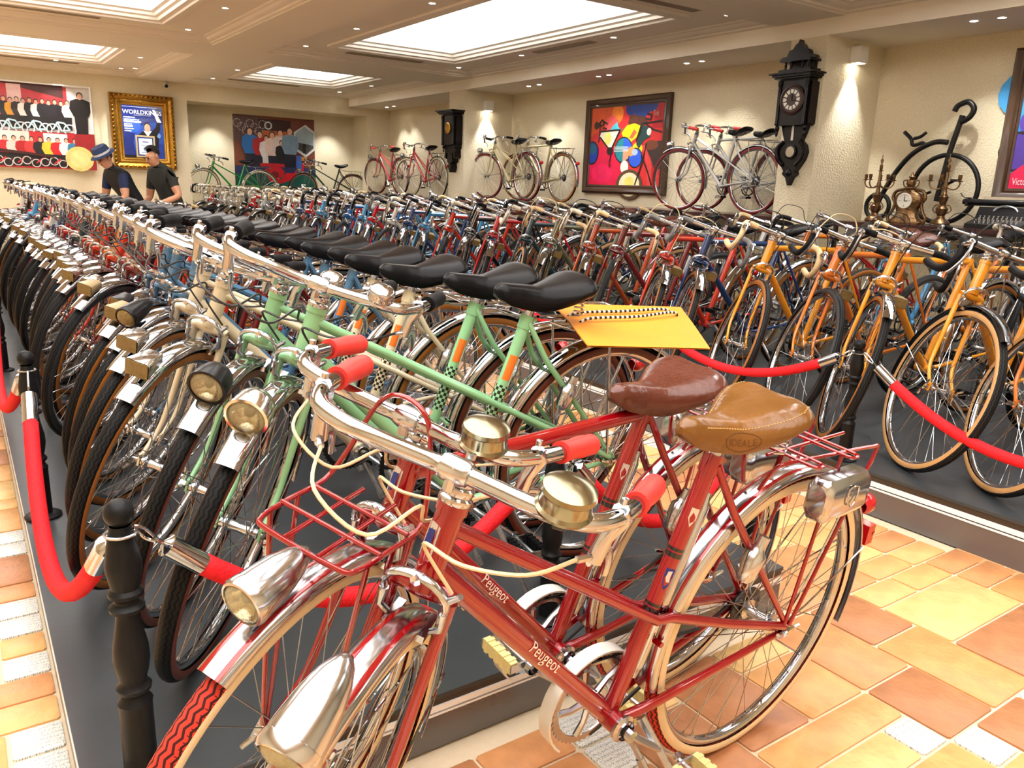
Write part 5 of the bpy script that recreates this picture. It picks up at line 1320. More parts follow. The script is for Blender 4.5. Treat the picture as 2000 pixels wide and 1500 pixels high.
# painting of bicycles, dark frame
PFR = mat('brown_picture_frame', lin(66, 42, 24), 0.35, 0, 0.25, 14, coat=0.3)
INK = (26, 18, 18)
def painting_one():
    c = Canvas(1.40 / 1.02); c.rect(0, 0, 1, 1, (214, 44, 48)); c.poly([(0, 0.62), (0.1, 0.68), (0.3, 0.85), (0.42, 0.98), (0.42, 1), (0, 1)], (222, 84, 36)); c.ell(0.38, 0.90, 0.08, 0.12, (240, 130, 40)); c.ell(0.30, 0.78, 0.10, 0.10, (236, 90, 90)); c.poly([(0, 0), (0.5, 0), (0.46, 0.22), (0.38, 0.44), (0.12, 0.5), (0, 0.4)], (226, 20, 72)); c.ell(0.2, 0.16, 0.16, 0.12, (236, 30, 90)); c.poly([(0.85, 0.7), (1, 0.7), (1, 1), (0.9, 1)], (186, 20, 40))
    for u, v, r in ((0.56, 0.95, 0.07), (0.64, 0.97, 0.08), (0.74, 0.96, 0.09), (0.84, 0.98, 0.07), (0.70, 0.90, 0.08)): c.ell(u, v, r, r * 1.2, (26, 60, 140))
    c.ell(0.66, 0.79, 0.13, 0.07, (86, 44, 34)); c.ell(0.60, 0.83, 0.06, 0.05, (92, 48, 36)); c.poly([(0.28, 0.70), (0.33, 0.76), (0.38, 0.80), (0.40, 0.74), (0.44, 0.70), (0.40, 0.66), (0.30, 0.67)], (70, 190, 210)); c.poly([(0.42, 0.70), (0.52, 0.74), (0.54, 0.68), (0.46, 0.66)], (150, 90, 70))
    c.poly([(0.45, 0.66), (0.52, 0.75), (0.62, 0.77), (0.70, 0.74), (0.66, 0.60), (0.58, 0.54), (0.50, 0.56)], (238, 206, 20)); c.poly([(0.56, 0.60), (0.62, 0.70), (0.66, 0.66), (0.60, 0.58)], (226, 90, 60)); c.poly([(0.14, 0.62), (0.16, 0.68), (0.42, 0.70), (0.32, 0.46), (0.28, 0.46)], (240, 236, 214)); c.ell(0.26, 0.60, 0.05, 0.08, (240, 226, 120))
    c.ell(0.04, 0.42, 0.10, 0.155, INK); c.ell(0.035, 0.42, 0.085, 0.135, (24, 60, 160)); c.ell(0.05, 0.47, 0.05, 0.07, (20, 90, 120)); c.ell(0.49, 0.45, 0.125, 0.165, INK); c.ell(0.49, 0.45, 0.112, 0.15, (24, 130, 140)); c.poly([(0.49, 0.45), (0.49, 0.60), (0.55, 0.58), (0.60, 0.51), (0.60, 0.45)], (40, 90, 210)); c.poly([(0.49, 0.45), (0.60, 0.45), (0.58, 0.36), (0.49, 0.30)], (232, 150, 120))
    c.ell(0.68, 0.46, 0.07, 0.08, (240, 206, 30)); c.ell(0.66, 0.35, 0.095, 0.125, INK); c.ell(0.66, 0.35, 0.085, 0.11, (40, 92, 214)); c.ell(0.60, 0.43, 0.05, 0.06, (230, 150, 80)); c.ell(0.65, 0.42, 0.04, 0.04, (170, 190, 230)); c.ell(0.52, 0.24, 0.055, 0.08, (240, 234, 226))
    for k in range(4): c.line([(0.36, 0.43 + 0.02 * k), (0.56, 0.44 + 0.015 * k)], 0.006, (200, 220, 220))
    c.poly([(0.70, 0.75), (0.80, 0.72), (0.84, 0.60), (0.76, 0.56), (0.70, 0.46), (0.66, 0.52), (0.70, 0.64)], (24, 66, 66)); c.ell(0.82, 0.66, 0.03, 0.045, (226, 228, 220)); c.poly([(0.80, 0.54), (1.0, 0.55), (1.0, 0.22), (0.92, 0.2), (0.86, 0.36), (0.80, 0.42)], (58, 44, 42)); c.ell(0.86, 0.50, 0.09, 0.06, (120, 66, 44)); c.poly([(0.74, 0.50), (0.78, 0.50), (0.88, 0.30), (0.90, 0.0), (0.84, 0.0), (0.82, 0.26)], (226, 70, 70))
    c.ell(0.60, 0.02, 0.18, 0.19, (90, 66, 44), 24); c.ell(0.60, 0.02, 0.14, 0.15, (240, 232, 190), 20); c.ell(0.60, 0.06, 0.07, 0.06, (240, 226, 120))
    for L in ([(0.14, 0.82), (0.14, 0.66), (0.13, 0.55)], [(0.15, 0.69), (0.43, 0.70)], [(0.15, 0.62), (0.31, 0.44)], [(0.43, 0.70), (0.32, 0.46)], [(0.31, 0.44), (0.32, 0.36), (0.30, 0.28)], [(0.10, 0.76), (0.17, 0.84), (0.20, 0.78), (0.15, 0.76)], [(0.18, 0.82), (0.25, 0.78)], [(0.18, 0.74), (0.24, 0.72)], [(0.70, 0.62), (0.72, 0.76), (0.98, 0.78)], [(0.76, 0.76), (0.88, 0.68), (0.98, 0.65)], [(0.72, 0.76), (0.66, 0.55)], [(0.80, 0.52), (0.76, 0.3), (0.68, 0.02)], [(0.74, 0.38), (0.84, 0.18), (0.90, 0.02)], [(0.78, 0.87), (0.84, 0.86), (0.83, 0.80), (0.76, 0.82)]): c.line(L, 0.016, INK)
    c.ell(0.09, 0.77, 0.035, 0.05, (60, 40, 40)); c.ell(0.305, 0.44, 0.045, 0.05, INK); c.poly([(0.30, 0.30), (0.33, 0.27), (0.31, 0.22), (0.29, 0.26)], (150, 20, 30)); c.text('Tinh', 0.86, 0.845, 0.07, (226, 180, 170), 0.07)
    return c
FP = [(0.08, 0.05), (0.25, 0.045), (0.4, 0.06), (0.75, 0.075), (0.9, 0.06), (1.0, 0.05)]
picture('painting', 'bright red painting of bicycles in a brown frame', 'painting', 'right', (WALLX, 8.12, 1.80), 1.40, 1.02, painting_one(), PRINT, 0.03, FP, 0.10, PFR)
c = Canvas(1.3 / 1.0); c.rect(0, 0, 1, 1, (40, 130, 206)); c.ell(0.05, 0.75, 0.2, 0.2, (60, 160, 226)); c.ell(0.12, 0.53, 0.11, 0.12, (84, 60, 160)); c.ell(0.16, 0.58, 0.05, 0.05, (226, 50, 110)); c.ell(0.03, 0.3, 0.12, 0.16, INK); c.ell(0.02, 0.3, 0.10, 0.14, (80, 56, 150)); c.poly([(0, 0), (1, 0), (1, 0.3), (0.4, 0.2), (0.12, 0.24), (0, 0.12)], (222, 24, 80)); c.ell(0.55, 0.6, 0.2, 0.25, (236, 200, 40)); c.ring(0.3, 0.3, 0.12, 0.02, INK); c.ring(0.75, 0.3, 0.12, 0.02, INK); c.text('Victor', 0.03, 0.04, 0.06, (240, 220, 224), 0.10)
picture('painting', 'blue and pink painting in a dark brown frame above the typewriter', 'painting', 'right', (WALLX, 2.68, 1.86), 1.3, 1.02, c, PRINT, 0.03, FP, 0.10, PFR)

# ------------------------------------------------------------------ wall lamps, camera
def wall_lamp(x, y, z, label):
    t = thing('wall_lamp', label, 'wall lamp', (x, y, z))
    W = mat('white_lamp_body', lin(236, 232, 222), 0.5)
    mb = MB(); mb.box((0, -0.055, 0), (0.125, 0.10, 0.14)); mb.box((0, -0.004, 0.0), (0.08, 0.012, 0.1)); make('body', mb, W, t)
    mb = MB(); mb.box((0, -0.055, -0.071), (0.095, 0.07, 0.003)); make('lamp', mb, DLM, t)
    s_ = spot((x, y - 0.06, z - 0.075), (x, y - 0.03, 0), WASH_W * 1.5, 70, 0.7, 0.02); s_['kind'] = 'helper'; s_.name = 'lamp_beam'
wall_lamp(6.885, 4.635, 2.49, 'white box wall lamp on the pillar beside the ornate clock')
wall_lamp(6.87, 10.80, 2.41, 'white box wall lamp on the far pillar')
t = thing('security_camera', 'small white security camera over the gilt frame', 'camera', (3.16, BACKY, 2.69))
make('housing', MB().box((0, -0.03, 0.02), (0.07, 0.06, 0.06)).tube([(0, -0.03, 0.01), (0, -0.11, -0.02)], 0.035, 14), mat('white_plastic', lin(232, 232, 230), 0.4), t)
make('lens', MB().lathe([(0.028, 0), (0.028, 0.012), (0.0001, 0.014)], 14, (0, -0.108, -0.019), (0, -0.94, -0.34)), BLACKPL, t)
# wall washers over the pictures
for x, lab in ((0.2, 'outer part of the big group photo'), (1.5, 'inner part of the big group photo'), (2.6, 'gilt framed cover')):
    downlight(x, 14.5, Z_PER, 'small downlight washing the ' + lab, WASH_W, (x + 0.1, BACKY, 1.85), 60)
for x in (4.05, 6.3):
    d_ = spot((x, BACKY + 0.25, 2.46), (x, BACKY + 0.62, 0.9), WASH_W * 0.8, 80, 0.8); d_['kind'] = 'helper'; d_.name = 'niche_beam'

# ------------------------------------------------------------------ ornate hanging clocks
EBONY = mat('ebony_wood', lin(16, 8, 7), 0.35, 0, 0.3, 20, spec=0.3)
DIALM = mat('clock_dial', lin(226, 222, 208), 0.4)
DIALB = mat('brown_dial', lin(60, 34, 24), 0.4)
def hang_clock(y, z, label, s=1.0, ornate=True):
    """origin on the pillar face; local x to the right along the face, y up, z out"""
    t = thing('hanging_clock', label, 'clock', (PX, y, z))
    t.matrix_world = Matrix.Translation((PX, y, z)) @ wall_matrix('right') @ Matrix.Scale(s, 4)
    def pr(mb, pts, z0, z1): mb.prism(pts, lambda u, v_, h: V(u, v_, h), z0, z1)
    mb = MB(); pr(mb, [(-0.15, -0.20), (0.15, -0.20), (0.15, 0.20), (-0.15, 0.20)], 0, 0.13)
    for sx in (-1, 1):
        mb.lathe([(0.012, -0.20), (0.018, -0.19), (0.013, -0.17), (0.016, 0.10), (0.013, 0.13), (0.02, 0.15), (0.02, 0.19)], 10, (sx * 0.145, 0, 0.135), (0, 1, 0))
        mb.lathe([(0.0001, -0.30), (0.008, -0.29), (0.014, -0.27), (0.006, -0.25), (0.02, -0.235), (0.022, -0.215), (0.012, -0.2)], 10, (sx * 0.15, 0, 0.11), (0, 1, 0))
        mb.box((sx * 0.165, -0.01, 0.06), (0.03, 0.36, 0.10))
    make('case', mb, EBONY, t)
    mb = MB()
    for k, (w, h0, h1, d) in enumerate(((0.20, 0.20, 0.215, 0.17), (0.215, 0.215, 0.235, 0.19), (0.24, 0.235, 0.25, 0.21))): mb.box((0, (h0 + h1) / 2, d / 2), (2 * w * 0.95, h1 - h0, d))
    make('cornice', mb, EBONY, t)
    if ornate:
        mb = MB()
        mb.box((0, 0.265, 0.08), (0.34, 0.03, 0.15))
        for x in (-0.12, -0.06, 0.06, 0.12): mb.lathe([(0.012, 0.28), (0.008, 0.295), (0.013, 0.315), (0.008, 0.335), (0.012, 0.345)], 8, (x, 0, 0.12), (0, 1, 0))
        mb.box((0, 0.31, 0.03), (0.26, 0.07, 0.05)); mb.box((0, 0.355, 0.08), (0.32, 0.02, 0.16))
        pr(mb, [(-0.19, 0.365), (0.19, 0.365), (0.17, 0.39), (0.12, 0.395), (0.10, 0.44), (0.06, 0.455), (0.035, 0.49), (0.015, 0.50), (0.0, 0.53), (-0.015, 0.50), (-0.035, 0.49), (-0.06, 0.455), (-0.10, 0.44), (-0.12, 0.395), (-0.17, 0.39)], 0.06, 0.12)
        make('pediment', mb, EBONY, t)
        mb = MB(); pr(mb, [(-0.13, -0.20), (0.13, -0.20), (0.11, -0.27), (0.085, -0.33), (0.13, -0.37), (0.15, -0.43), (0.13, -0.50), (0.09, -0.56), (0.06, -0.60), (0.07, -0.63), (0.03, -0.66), (0.0, -0.73), (-0.03, -0.66), (-0.07, -0.63), (-0.06, -0.60), (-0.09, -0.56), (-0.13, -0.50), (-0.15, -0.43), (-0.13, -0.37), (-0.085, -0.33), (-0.11, -0.27)], 0, 0.07)
        for sx in (-1, 1): mb.tube(crv([V(sx * 0.09, -0.34, 0.07), V(sx * 0.145, -0.40, 0.08), V(sx * 0.13, -0.49, 0.08), V(sx * 0.07, -0.55, 0.075)], 4), 0.02, 8)
        mb.sphere((0, -0.62, 0.06), 0.035, 10, 6); make('pendant', mb, EBONY, t)
        make('thermometer', MB().box((0, -0.265, 0.073), (0.022, 0.13, 0.006)), DIALM, t)
        d = make('barometer', MB().lathe([(0.062, 0.0), (0.066, 0.016), (0.05, 0.018), (0.048, 0.012), (0.0001, 0.012)], 24, (0, -0.43, 0.07), (0, 0, 1)), EBONY, t)
        make('barometer_dial', MB().lathe([(0.047, 0.014), (0.0001, 0.0145)], 24, (0, -0.43, 0.07), (0, 0, 1)), mat('silvered_dial', lin(170, 160, 140), 0.35, 0.5), d)
    else:
        mb = MB(); pr(mb, [(-0.15, -0.20), (0.15, -0.20), (0.15, -0.24), (0.13, -0.26), (0.14, -0.36), (0.10, -0.38), (0.10, -0.30), (0.06, -0.30), (0.07, -0.42), (0.03, -0.44), (0.04, -0.5), (0.0, -0.56), (-0.04, -0.5), (-0.03, -0.44), (-0.07, -0.42), (-0.06, -0.30), (-0.10, -0.30), (-0.10, -0.38), (-0.14, -0.36), (-0.13, -0.26), (-0.15, -0.24)], 0, 0.10); make('pendant', mb, EBONY, t)
    d = make('dial', MB().lathe([(0.125, 0.0), (0.13, 0.012), (0.11, 0.02), (0.106, 0.012), (0.0001, 0.012)] if ornate else [(0.07, 0.0), (0.075, 0.012), (0.06, 0.016), (0.058, 0.01), (0.0001, 0.01)], 32, (0, 0.02, 0.13), (0, 0, 1)), DIALB if ornate else GILT, t)
    if ornate:
        for i in range(12):
            a = 2 * pi * i / 12
            pts = [(0.055 * cos(a + w), 0.055 * sin(a + w)) for w in (-0.16, 0.16)] + [(0.088 * cos(a + w), 0.088 * sin(a + w)) for w in (0.2, 0.0, -0.2)]
            mb = MB(); mb.prism(pts, lambda u, v_, h: V(u, 0.02 + v_, h), 0.142, 0.146); make('numeral', mb, DIALM, d)
        make('minute_hand', MB().box((0.0, 0.045, 0.148), (0.008, 0.055, 0.002)), EBONY, d); make('hour_hand', MB().box((0.02, 0.012, 0.148), (0.045, 0.008, 0.002)), EBONY, d)
    return t
hang_clock(4.84, 2.06, 'tall ornate dark wood hanging clock with white numerals on the near pillar', 1.0, True)
hang_clock(11.03, 2.04, 'black carved hanging clock on the far pillar', 1.12, False)

# ------------------------------------------------------------------ ornaments on the near table
IRON = mat('black_iron', lin(16, 16, 17), 0.4, 0.3, 0.15, 20)
t = thing('penny_farthing', 'black iron penny-farthing ornament standing by the wall', 'ornament', (7.18, 3.78, SHZ))
def arc(c, r, a0, a1, n, ry=None): return [V(0, c[0] + r * cos(radians(a0 + (a1 - a0) * i / n)), c[1] + (ry or r) * sin(radians(a0 + (a1 - a0) * i / n))) for i in range(n + 1)]
make('big_wheel', MB().tube(arc((0, 0.305), 0.29, 0, 360, 40)[:-1], (0.021), 10, closed=True), IRON, t, ang=180)
make('small_wheel', MB().tube(arc((0.60, 0.135), 0.115, 0, 360, 28)[:-1], 0.02, 10, closed=True), IRON, t, ang=180)
make('backbone', MB().tube(crv([V(0, 0.03, 0.70), V(0, 0.16, 0.70), V(0, 0.33, 0.61), V(0, 0.47, 0.44), V(0, 0.58, 0.22), V(0, 0.62, 0.10)], 5), 0.023, 10), IRON, t, ang=180)
make('fork', MB().tube([V(0, -0.06, 0.92), V(0, 0.0, 0.62), V(0, 0.05, 0.20)], 0.024, 10), IRON, t)
make('handle_loop', MB().tube(crv([V(0, -0.05, 0.86), V(0, -0.12, 0.90), V(0, -0.145, 0.97), V(0, -0.09, 1.025), V(0, -0.01, 1.0), V(0, 0.015, 0.955)], 5), 0.024, 10), IRON, t, ang=180)
make('saddle', MB().tube(crv([V(0, 0.22, 0.665), V(0, 0.255, 0.70), V(0, 0.31, 0.685), V(0, 0.35, 0.69), V(0, 0.365, 0.735), V(0, 0.44, 0.80)], 4), 0.017, 8).tube(crv([V(0, 0.34, 0.74), V(0, 0.28, 0.755), V(0, 0.235, 0.79)], 4), 0.015, 8), IRON, t, ang=180)
make('pedal', MB().tube([V(-0.02, 0.0, 0.33), V(-0.03, -0.10, 0.38)], 0.012, 8).box((-0.03, -0.1, 0.38), (0.04, 0.06, 0.02)).tube([V(-0.02, 0.1, 0.28), V(-0.03, 0.19, 0.24)], 0.012, 8).box((-0.03, 0.19, 0.24), (0.04, 0.06, 0.02)), IRON, t)
BRONZE = mat('antique_bronze', lin(120, 92, 62), 0.3, 0.9, 0.35, 18, bump=0.4, bscale=60)
def candelabra(x, y, label, tilt=0.0):
    t = thing('candelabra', label, 'candelabra', (x, y, SHZ), (0, 0, tilt), group='bronze candelabras on the near table')
    make('stem', MB().lathe([(0.0001, 0), (0.075, 0.0), (0.08, 0.02), (0.06, 0.045), (0.035, 0.06), (0.028, 0.08), (0.045, 0.11), (0.048, 0.14), (0.022, 0.17), (0.03, 0.20), (0.04, 0.235), (0.02, 0.26), (0.014, 0.30), (0.02, 0.33), (0.012, 0.36), (0.012, 0.44)], 18), BRONZE, t)
    for sx in (-1, 1): make('handle', MB().tube(crv([V(0, sx * 0.04, 0.10), V(0, sx * 0.07, 0.13), V(0, sx * 0.05, 0.17), V(0, sx * 0.025, 0.165)], 4), 0.005, 6), BRONZE, t)
    cup = [(0.004, 0), (0.022, 0.004), (0.024, 0.009), (0.010, 0.012), (0.014, 0.02), (0.015, 0.055), (0.011, 0.055), (0.011, 0.03)]
    for i in range(5):
        a = 2 * pi * i / 5 + 0.5; dx, dy = cos(a), sin(a)
        arm = make('arm', MB().tube(crv([V(0, 0, 0.33), V(dx * 0.05, dy * 0.05, 0.30), V(dx * 0.10, dy * 0.10, 0.305), V(dx * 0.125, dy * 0.125, 0.34), V(dx * 0.12, dy * 0.12, 0.365)], 4), 0.006, 7), BRONZE, t)
        make('candle_cup', MB().lathe(cup, 12, (dx * 0.12, dy * 0.12, 0.36)), BRONZE, arm)
    make('candle_cup', MB().lathe(cup, 12, (0, 0, 0.44)), BRONZE, t)
    make('finial', MB().lathe([(0.011, 0.495), (0.006, 0.505), (0.012, 0.53), (0.004, 0.55), (0.003, 0.58), (0.0001, 0.59)], 10).tube([(0, cos(a) * 0.013, 0.535 + sin(a) * 0.013) for a in [2 * pi * i / 12 for i in range(12)]], 0.003, 5, closed=True), BRONZE, t)
candelabra(6.86, 4.20, 'bronze candelabra nearest the near pillar'); candelabra(6.86, 3.60, 'bronze candelabra between the mantel clock and the typewriter', 0.3)
t = thing('mantel_clock', 'bronze rococo mantel clock between the two candelabras', 'clock', (6.84, 3.89, SHZ))
mb = MB()
P = []
for (z_, w, d) in ((0.0, 0.15, 0.09), (0.02, 0.155, 0.095), (0.05, 0.12, 0.075), (0.09, 0.095, 0.06), (0.13, 0.10, 0.06), (0.18, 0.125, 0.066), (0.22, 0.13, 0.066), (0.255, 0.105, 0.06), (0.275, 0.06, 0.045), (0.29, 0.045, 0.035)):
    P.append([V(-d * cos(a), w * sin(a), z_) for a in [2 * pi * i / 24 for i in range(24)]])
mb.grid(P, cv=True); make('case', mb, BRONZE, t, ang=60)
make('urn_finial', MB().lathe([(0.035, 0.285), (0.05, 0.30), (0.03, 0.315), (0.04, 0.34), (0.035, 0.365), (0.014, 0.38), (0.03, 0.395), (0.012, 0.41), (0.008, 0.43), (0.0001, 0.44)], 14), BRONZE, t)
for sx in (-1, 1):
    make('scroll', MB().tube(crv([V(0, sx * 0.05, 0.29), V(0, sx * 0.12, 0.275), V(0, sx * 0.145, 0.22), V(0, sx * 0.12, 0.17), V(0, sx * 0.14, 0.10), V(0, sx * 0.17, 0.05), V(0, sx * 0.15, 0.0)], 4), 0.014, 8), BRONZE, t)
    make('handle', MB().tube(crv([V(0, sx * 0.035, 0.37), V(0, sx * 0.07, 0.36), V(0, sx * 0.06, 0.32), V(0, sx * 0.04, 0.31)], 4), 0.006, 6), BRONZE, t)
d = make('dial', MB().lathe([(0.062, 0.0), (0.066, 0.012), (0.056, 0.014), (0.054, 0.009), (0.0001, 0.009)], 24, (-0.058, 0.0, 0.195), (-1, 0, 0)), DIALM, t)
make('minute_hand', MB().box((-0.069, 0.0, 0.212), (0.002, 0.006, 0.035)), BLACKPL, d); make('hour_hand', MB().box((-0.069, -0.012, 0.193), (0.002, 0.03, 0.006)), BLACKPL, d)
make('hour_mark', MB().box((-0.0685, 0, 0.238), (0.001, 0.004, 0.010)).box((-0.0685, 0, 0.152), (0.001, 0.004, 0.010)).box((-0.0685, 0.043, 0.195), (0.001, 0.010, 0.004)).box((-0.0685, -0.043, 0.195), (0.001, 0.010, 0.004)), BLACKPL, d)['kind'] = 'stuff'
# typewriter
t = thing('typewriter', 'old black typewriter beneath the blue painting', 'typewriter', (6.86, 3.08, SHZ), (0, 0, 0))
make('base', MB().prism([(-0.22, 0.0), (0.20, 0.0), (0.20, 0.10), (0.05, 0.17), (-0.02, 0.17), (-0.07, 0.075), (-0.22, 0.035)], lambda u, v_, h: V(u, h, v_), -0.21, 0.21), BLACKPL, t)
make('carriage', MB().tube([(0.07, -0.34, 0.205), (0.07, 0.34, 0.205)], 0.024, 14).box((0.09, 0, 0.185), (0.06, 0.62, 0.02)).box((0.07, 0.35, 0.205), (0.06, 0.02, 0.07)).box((0.07, -0.35, 0.205), (0.06, 0.02, 0.07)), BLACKPL, t)
make('paper_rest', MB().box((0.115, 0, 0.235), (0.005, 0.50, 0.03)), CHROME, t)
for sx in (-1, 1): make('platen_knob', MB().lathe([(0.0001, 0), (0.022, 0.0), (0.022, 0.025), (0.0001, 0.026)], 12, (0.07, sx * 0.362, 0.205), (0, sx, 0)), BLACKPL, t)
make('return_lever', MB().tube([(0.05, 0.34, 0.22), (-0.02, 0.36, 0.25), (-0.05, 0.36, 0.27)], 0.005, 6), CHROME, t)
kme = MB().lathe([(0.004, -0.02), (0.004, 0), (0.009, 0.001), (0.009, 0.005), (0.0001, 0.006)], 8).mesh('key')
for r_ in range(4):
    for k in range(10): put('key', kme, STEEL, t, Matrix.Translation((-0.19 + 0.032 * r_, -0.16 + 0.034 * k + 0.008 * (r_ % 2), 0.055 + 0.014 * r_)))
make('type_basket', MB().tube([V(-0.03, 0.09 * cos(a), 0.13 + 0.05 * sin(a)) for a in [pi * i / 12 for i in range(13)]], 0.008, 6), STEEL, t)

# ------------------------------------------------------------------ the two men beyond the end of the long row
def person(label, loc, rotz, joints, bones, mats, head, extras):
    """joints: name -> (pos, radius); bones: (a, b, material index). One continuous skinned surface."""
    names = list(joints); idx = {n: i for i, n in enumerate(names)}
    me = bpy.data.meshes.new('body')
    me.from_pydata([joints[n][0] for n in names], [(idx[a], idx[b]) for a, b, _ in bones], [])
    o = bpy.data.objects.new('body', me); COL.objects.link(o)
    md = o.modifiers.new('skin', 'SKIN'); md.use_smooth_shade = True
    for n in names:
        sv = me.skin_vertices[0].data[idx[n]]; r = joints[n][1]
        sv.radius = r if isinstance(r, tuple) else (r, r); sv.use_root = (n == 'pelvis')
    sb = o.modifiers.new('sub', 'SUBSURF'); sb.levels = 2; sb.render_levels = 2
    dg = bpy.context.evaluated_depsgraph_get(); dg.update()
    m2 = bpy.data.meshes.new_from_object(o.evaluated_get(dg))
    bpy.data.objects.remove(o)
    for i in range(len(mats)):
        if i < len(m2.materials): m2.materials[i] = None
        else: m2.materials.append(None)
    for p in m2.polygons:
        c = p.center; best = None
        for a, b, k in bones:
            A, B = Vector(joints[a][0]), Vector(joints[b][0]); d = B - A
            t = max(0, min(1, (c - A).dot(d) / max(d.length_squared, 1e-9))); ra, rb_ = (max(q_) if isinstance(q_, tuple) else q_ for q_ in (joints[a][1], joints[b][1])); ds = (c - (A + d * t)).length - (ra * (1 - t) + rb_ * t)
            if best is None or ds < best[0]: best = (ds, k)
        p.material_index = best[1]; p.use_smooth = True
    t = thing('person', label, 'person', loc, (0, 0, rotz))
    put('body', m2, mats, t)
    for nm, mb, ma in extras: make(nm, mb, ma, t, ang=60)
    return t
SKIN = mat('skin', lin(206, 150, 118), 0.5, 0, 0.06, 12)
NAVYS = mat('navy_polo_shirt', lin(22, 36, 74), 0.8, 0, 0.15, 20); DGREY = mat('charcoal_shirt', lin(40, 42, 38), 0.8, 0, 0.15, 20); TROU = mat('dark_trousers', lin(28, 28, 32), 0.8); SHOE = mat('black_shoes', lin(14, 14, 14), 0.4)
VEST = mat('black_vest', lin(12, 13, 20), 0.75); HAIR = mat('dark_hair', lin(24, 20, 18), 0.7, bump=0.4, bscale=200); HATB = mat('blue_hat', lin(46, 66, 104), 0.85, bump=0.2, bscale=150); HATW = mat('white_hat_band', lin(220, 220, 222), 0.7); LIP = mat('lips', lin(170, 96, 84), 0.5); EYE = mat('eyes', lin(30, 22, 20), 0.3)
# local axes: x forward (where the man faces), z up
def man_joints(bend, hand_l, hand_r, elb_l, elb_r, headtilt):
    hip = V(-0.02, 0, 0.86)
    up_ = V(sin(bend), 0, cos(bend)); fwd = V(cos(bend), 0, -sin(bend))
    ch = hip + up_ * 0.26; sh = hip + up_ * 0.44; nk = hip + up_ * 0.52
    hd_ = nk + V(sin(headtilt), 0, cos(headtilt)) * 0.13
    J = {'pelvis': (hip, (0.155, 0.115)), 'belly': (hip + up_ * 0.13 + fwd * 0.02, (0.155, 0.125)), 'chest': (ch + fwd * 0.01, (0.17, 0.125)), 'shoulder': (sh, (0.14, 0.095)), 'neck': (nk, 0.058), 'jaw': (nk + V(sin(headtilt), 0, cos(headtilt)) * 0.055 + V(cos(headtilt), 0, -sin(headtilt)) * 0.025, (0.066, 0.075)), 'head': (hd_, (0.078, 0.097)), 'crown': (hd_ + V(sin(headtilt), 0, cos(headtilt)) * 0.06, (0.066, 0.08))}
    for s, e, h, n in ((1, elb_l, hand_l, 'l'), (-1, elb_r, hand_r, 'r')):
        S = sh + V(0, s * 0.165, -0.01); J['sh' + n] = (S, 0.068)
        m_ = S.lerp(e, 0.55); J['slv' + n] = (m_, 0.06); J['el' + n] = (e, 0.045); J['wr' + n] = (h, 0.030)
        d = (h - e).normalized(); J['palm' + n] = (h + d * 0.055, (0.040, 0.022)); side = d.cross(V(0, 0, 1)).normalized()
        for k in range(4):
            off = side * ((k - 1.5) * 0.021); L = (0.055, 0.068, 0.064, 0.048)[k]
            J['f%d%s' % (k, n)] = (h + d * 0.10 + off, 0.0095); J['g%d%s' % (k, n)] = (h + d * (0.10 + L * 0.6) + off + V(0, 0, -0.018), 0.0088); J['t%d%s' % (k, n)] = (h + d * (0.10 + L * 0.8) + off + V(0, 0, -0.045), 0.008)
        J['th%s' % n] = (h + d * 0.05 + side * 0.045, 0.0105); J['tt%s' % n] = (h + d * 0.085 + side * 0.06 + V(0, 0, -0.02), 0.009)
        J['hip' + n] = (hip + V(0, s * 0.09, -0.06), 0.095); J['kn' + n] = (V(0.06, s * 0.10, 0.47), 0.066); J['an' + n] = (V(-0.03, s * 0.10, 0.09), 0.048); J['toe' + n] = (V(0.13, s * 0.115, 0.045), 0.042)
    B = [('pelvis', 'belly', 1), ('belly', 'chest', 1), ('chest', 'shoulder', 1), ('shoulder', 'neck', 0), ('neck', 'jaw', 0), ('jaw', 'head', 0), ('head', 'crown', 0)]
    for n in 'lr':
        B += [('shoulder', 'sh' + n, 1), ('sh' + n, 'slv' + n, 2), ('slv' + n, 'el' + n, 0), ('el' + n, 'wr' + n, 0), ('wr' + n, 'palm' + n, 0), ('palm' + n, 'th' + n, 0), ('th' + n, 'tt' + n, 0)]
        for k in range(4): B += [('palm' + n, 'f%d%s' % (k, n), 0), ('f%d%s' % (k, n), 'g%d%s' % (k, n), 0), ('g%d%s' % (k, n), 't%d%s' % (k, n), 0)]
        B += [('pelvis', 'hip' + n, 3), ('hip' + n, 'kn' + n, 3), ('kn' + n, 'an' + n, 3), ('an' + n, 'toe' + n, 4)]
    return J, B, hd_, V(sin(headtilt), 0, cos(headtilt)), V(cos(headtilt), 0, -sin(headtilt))
def face(hc, u, f):
    """eyes, brows, nose, mouth, ears on the front of the head"""
    nose = MB().tube([hc + f * 0.085 + u * 0.02, hc + f * 0.104 - u * 0.012, hc + f * 0.096 - u * 0.022], [0.008, 0.014, 0.011], 8)
    out = [('nose', nose, SKIN)]
    for s in (-1, 1):
        out.append(('eye', MB().sphere(hc + f * 0.083 + u * 0.015 + V(0, s * 0.033, 0), 0.010, 8, 5), EYE))
        out.append(('eyebrow', MB().tube([hc + f * 0.089 + u * 0.034 + V(0, s * 0.018, 0), hc + f * 0.086 + u * 0.037 + V(0, s * 0.05, 0)], 0.005, 6), HAIR))
        out.append(('ear', MB().sphere(hc - f * 0.008 + V(0, s * 0.084, 0), 0.022, 8, 5, sc=(0.7, 0.4, 1.25)), SKIN))
    out.append(('mouth', MB().tube([hc + f * 0.084 - u * 0.048 + V(0, -0.024, 0), hc + f * 0.093 - u * 0.048, hc + f * 0.084 - u * 0.048 + V(0, 0.024, 0)], 0.006, 6), LIP))
    return out
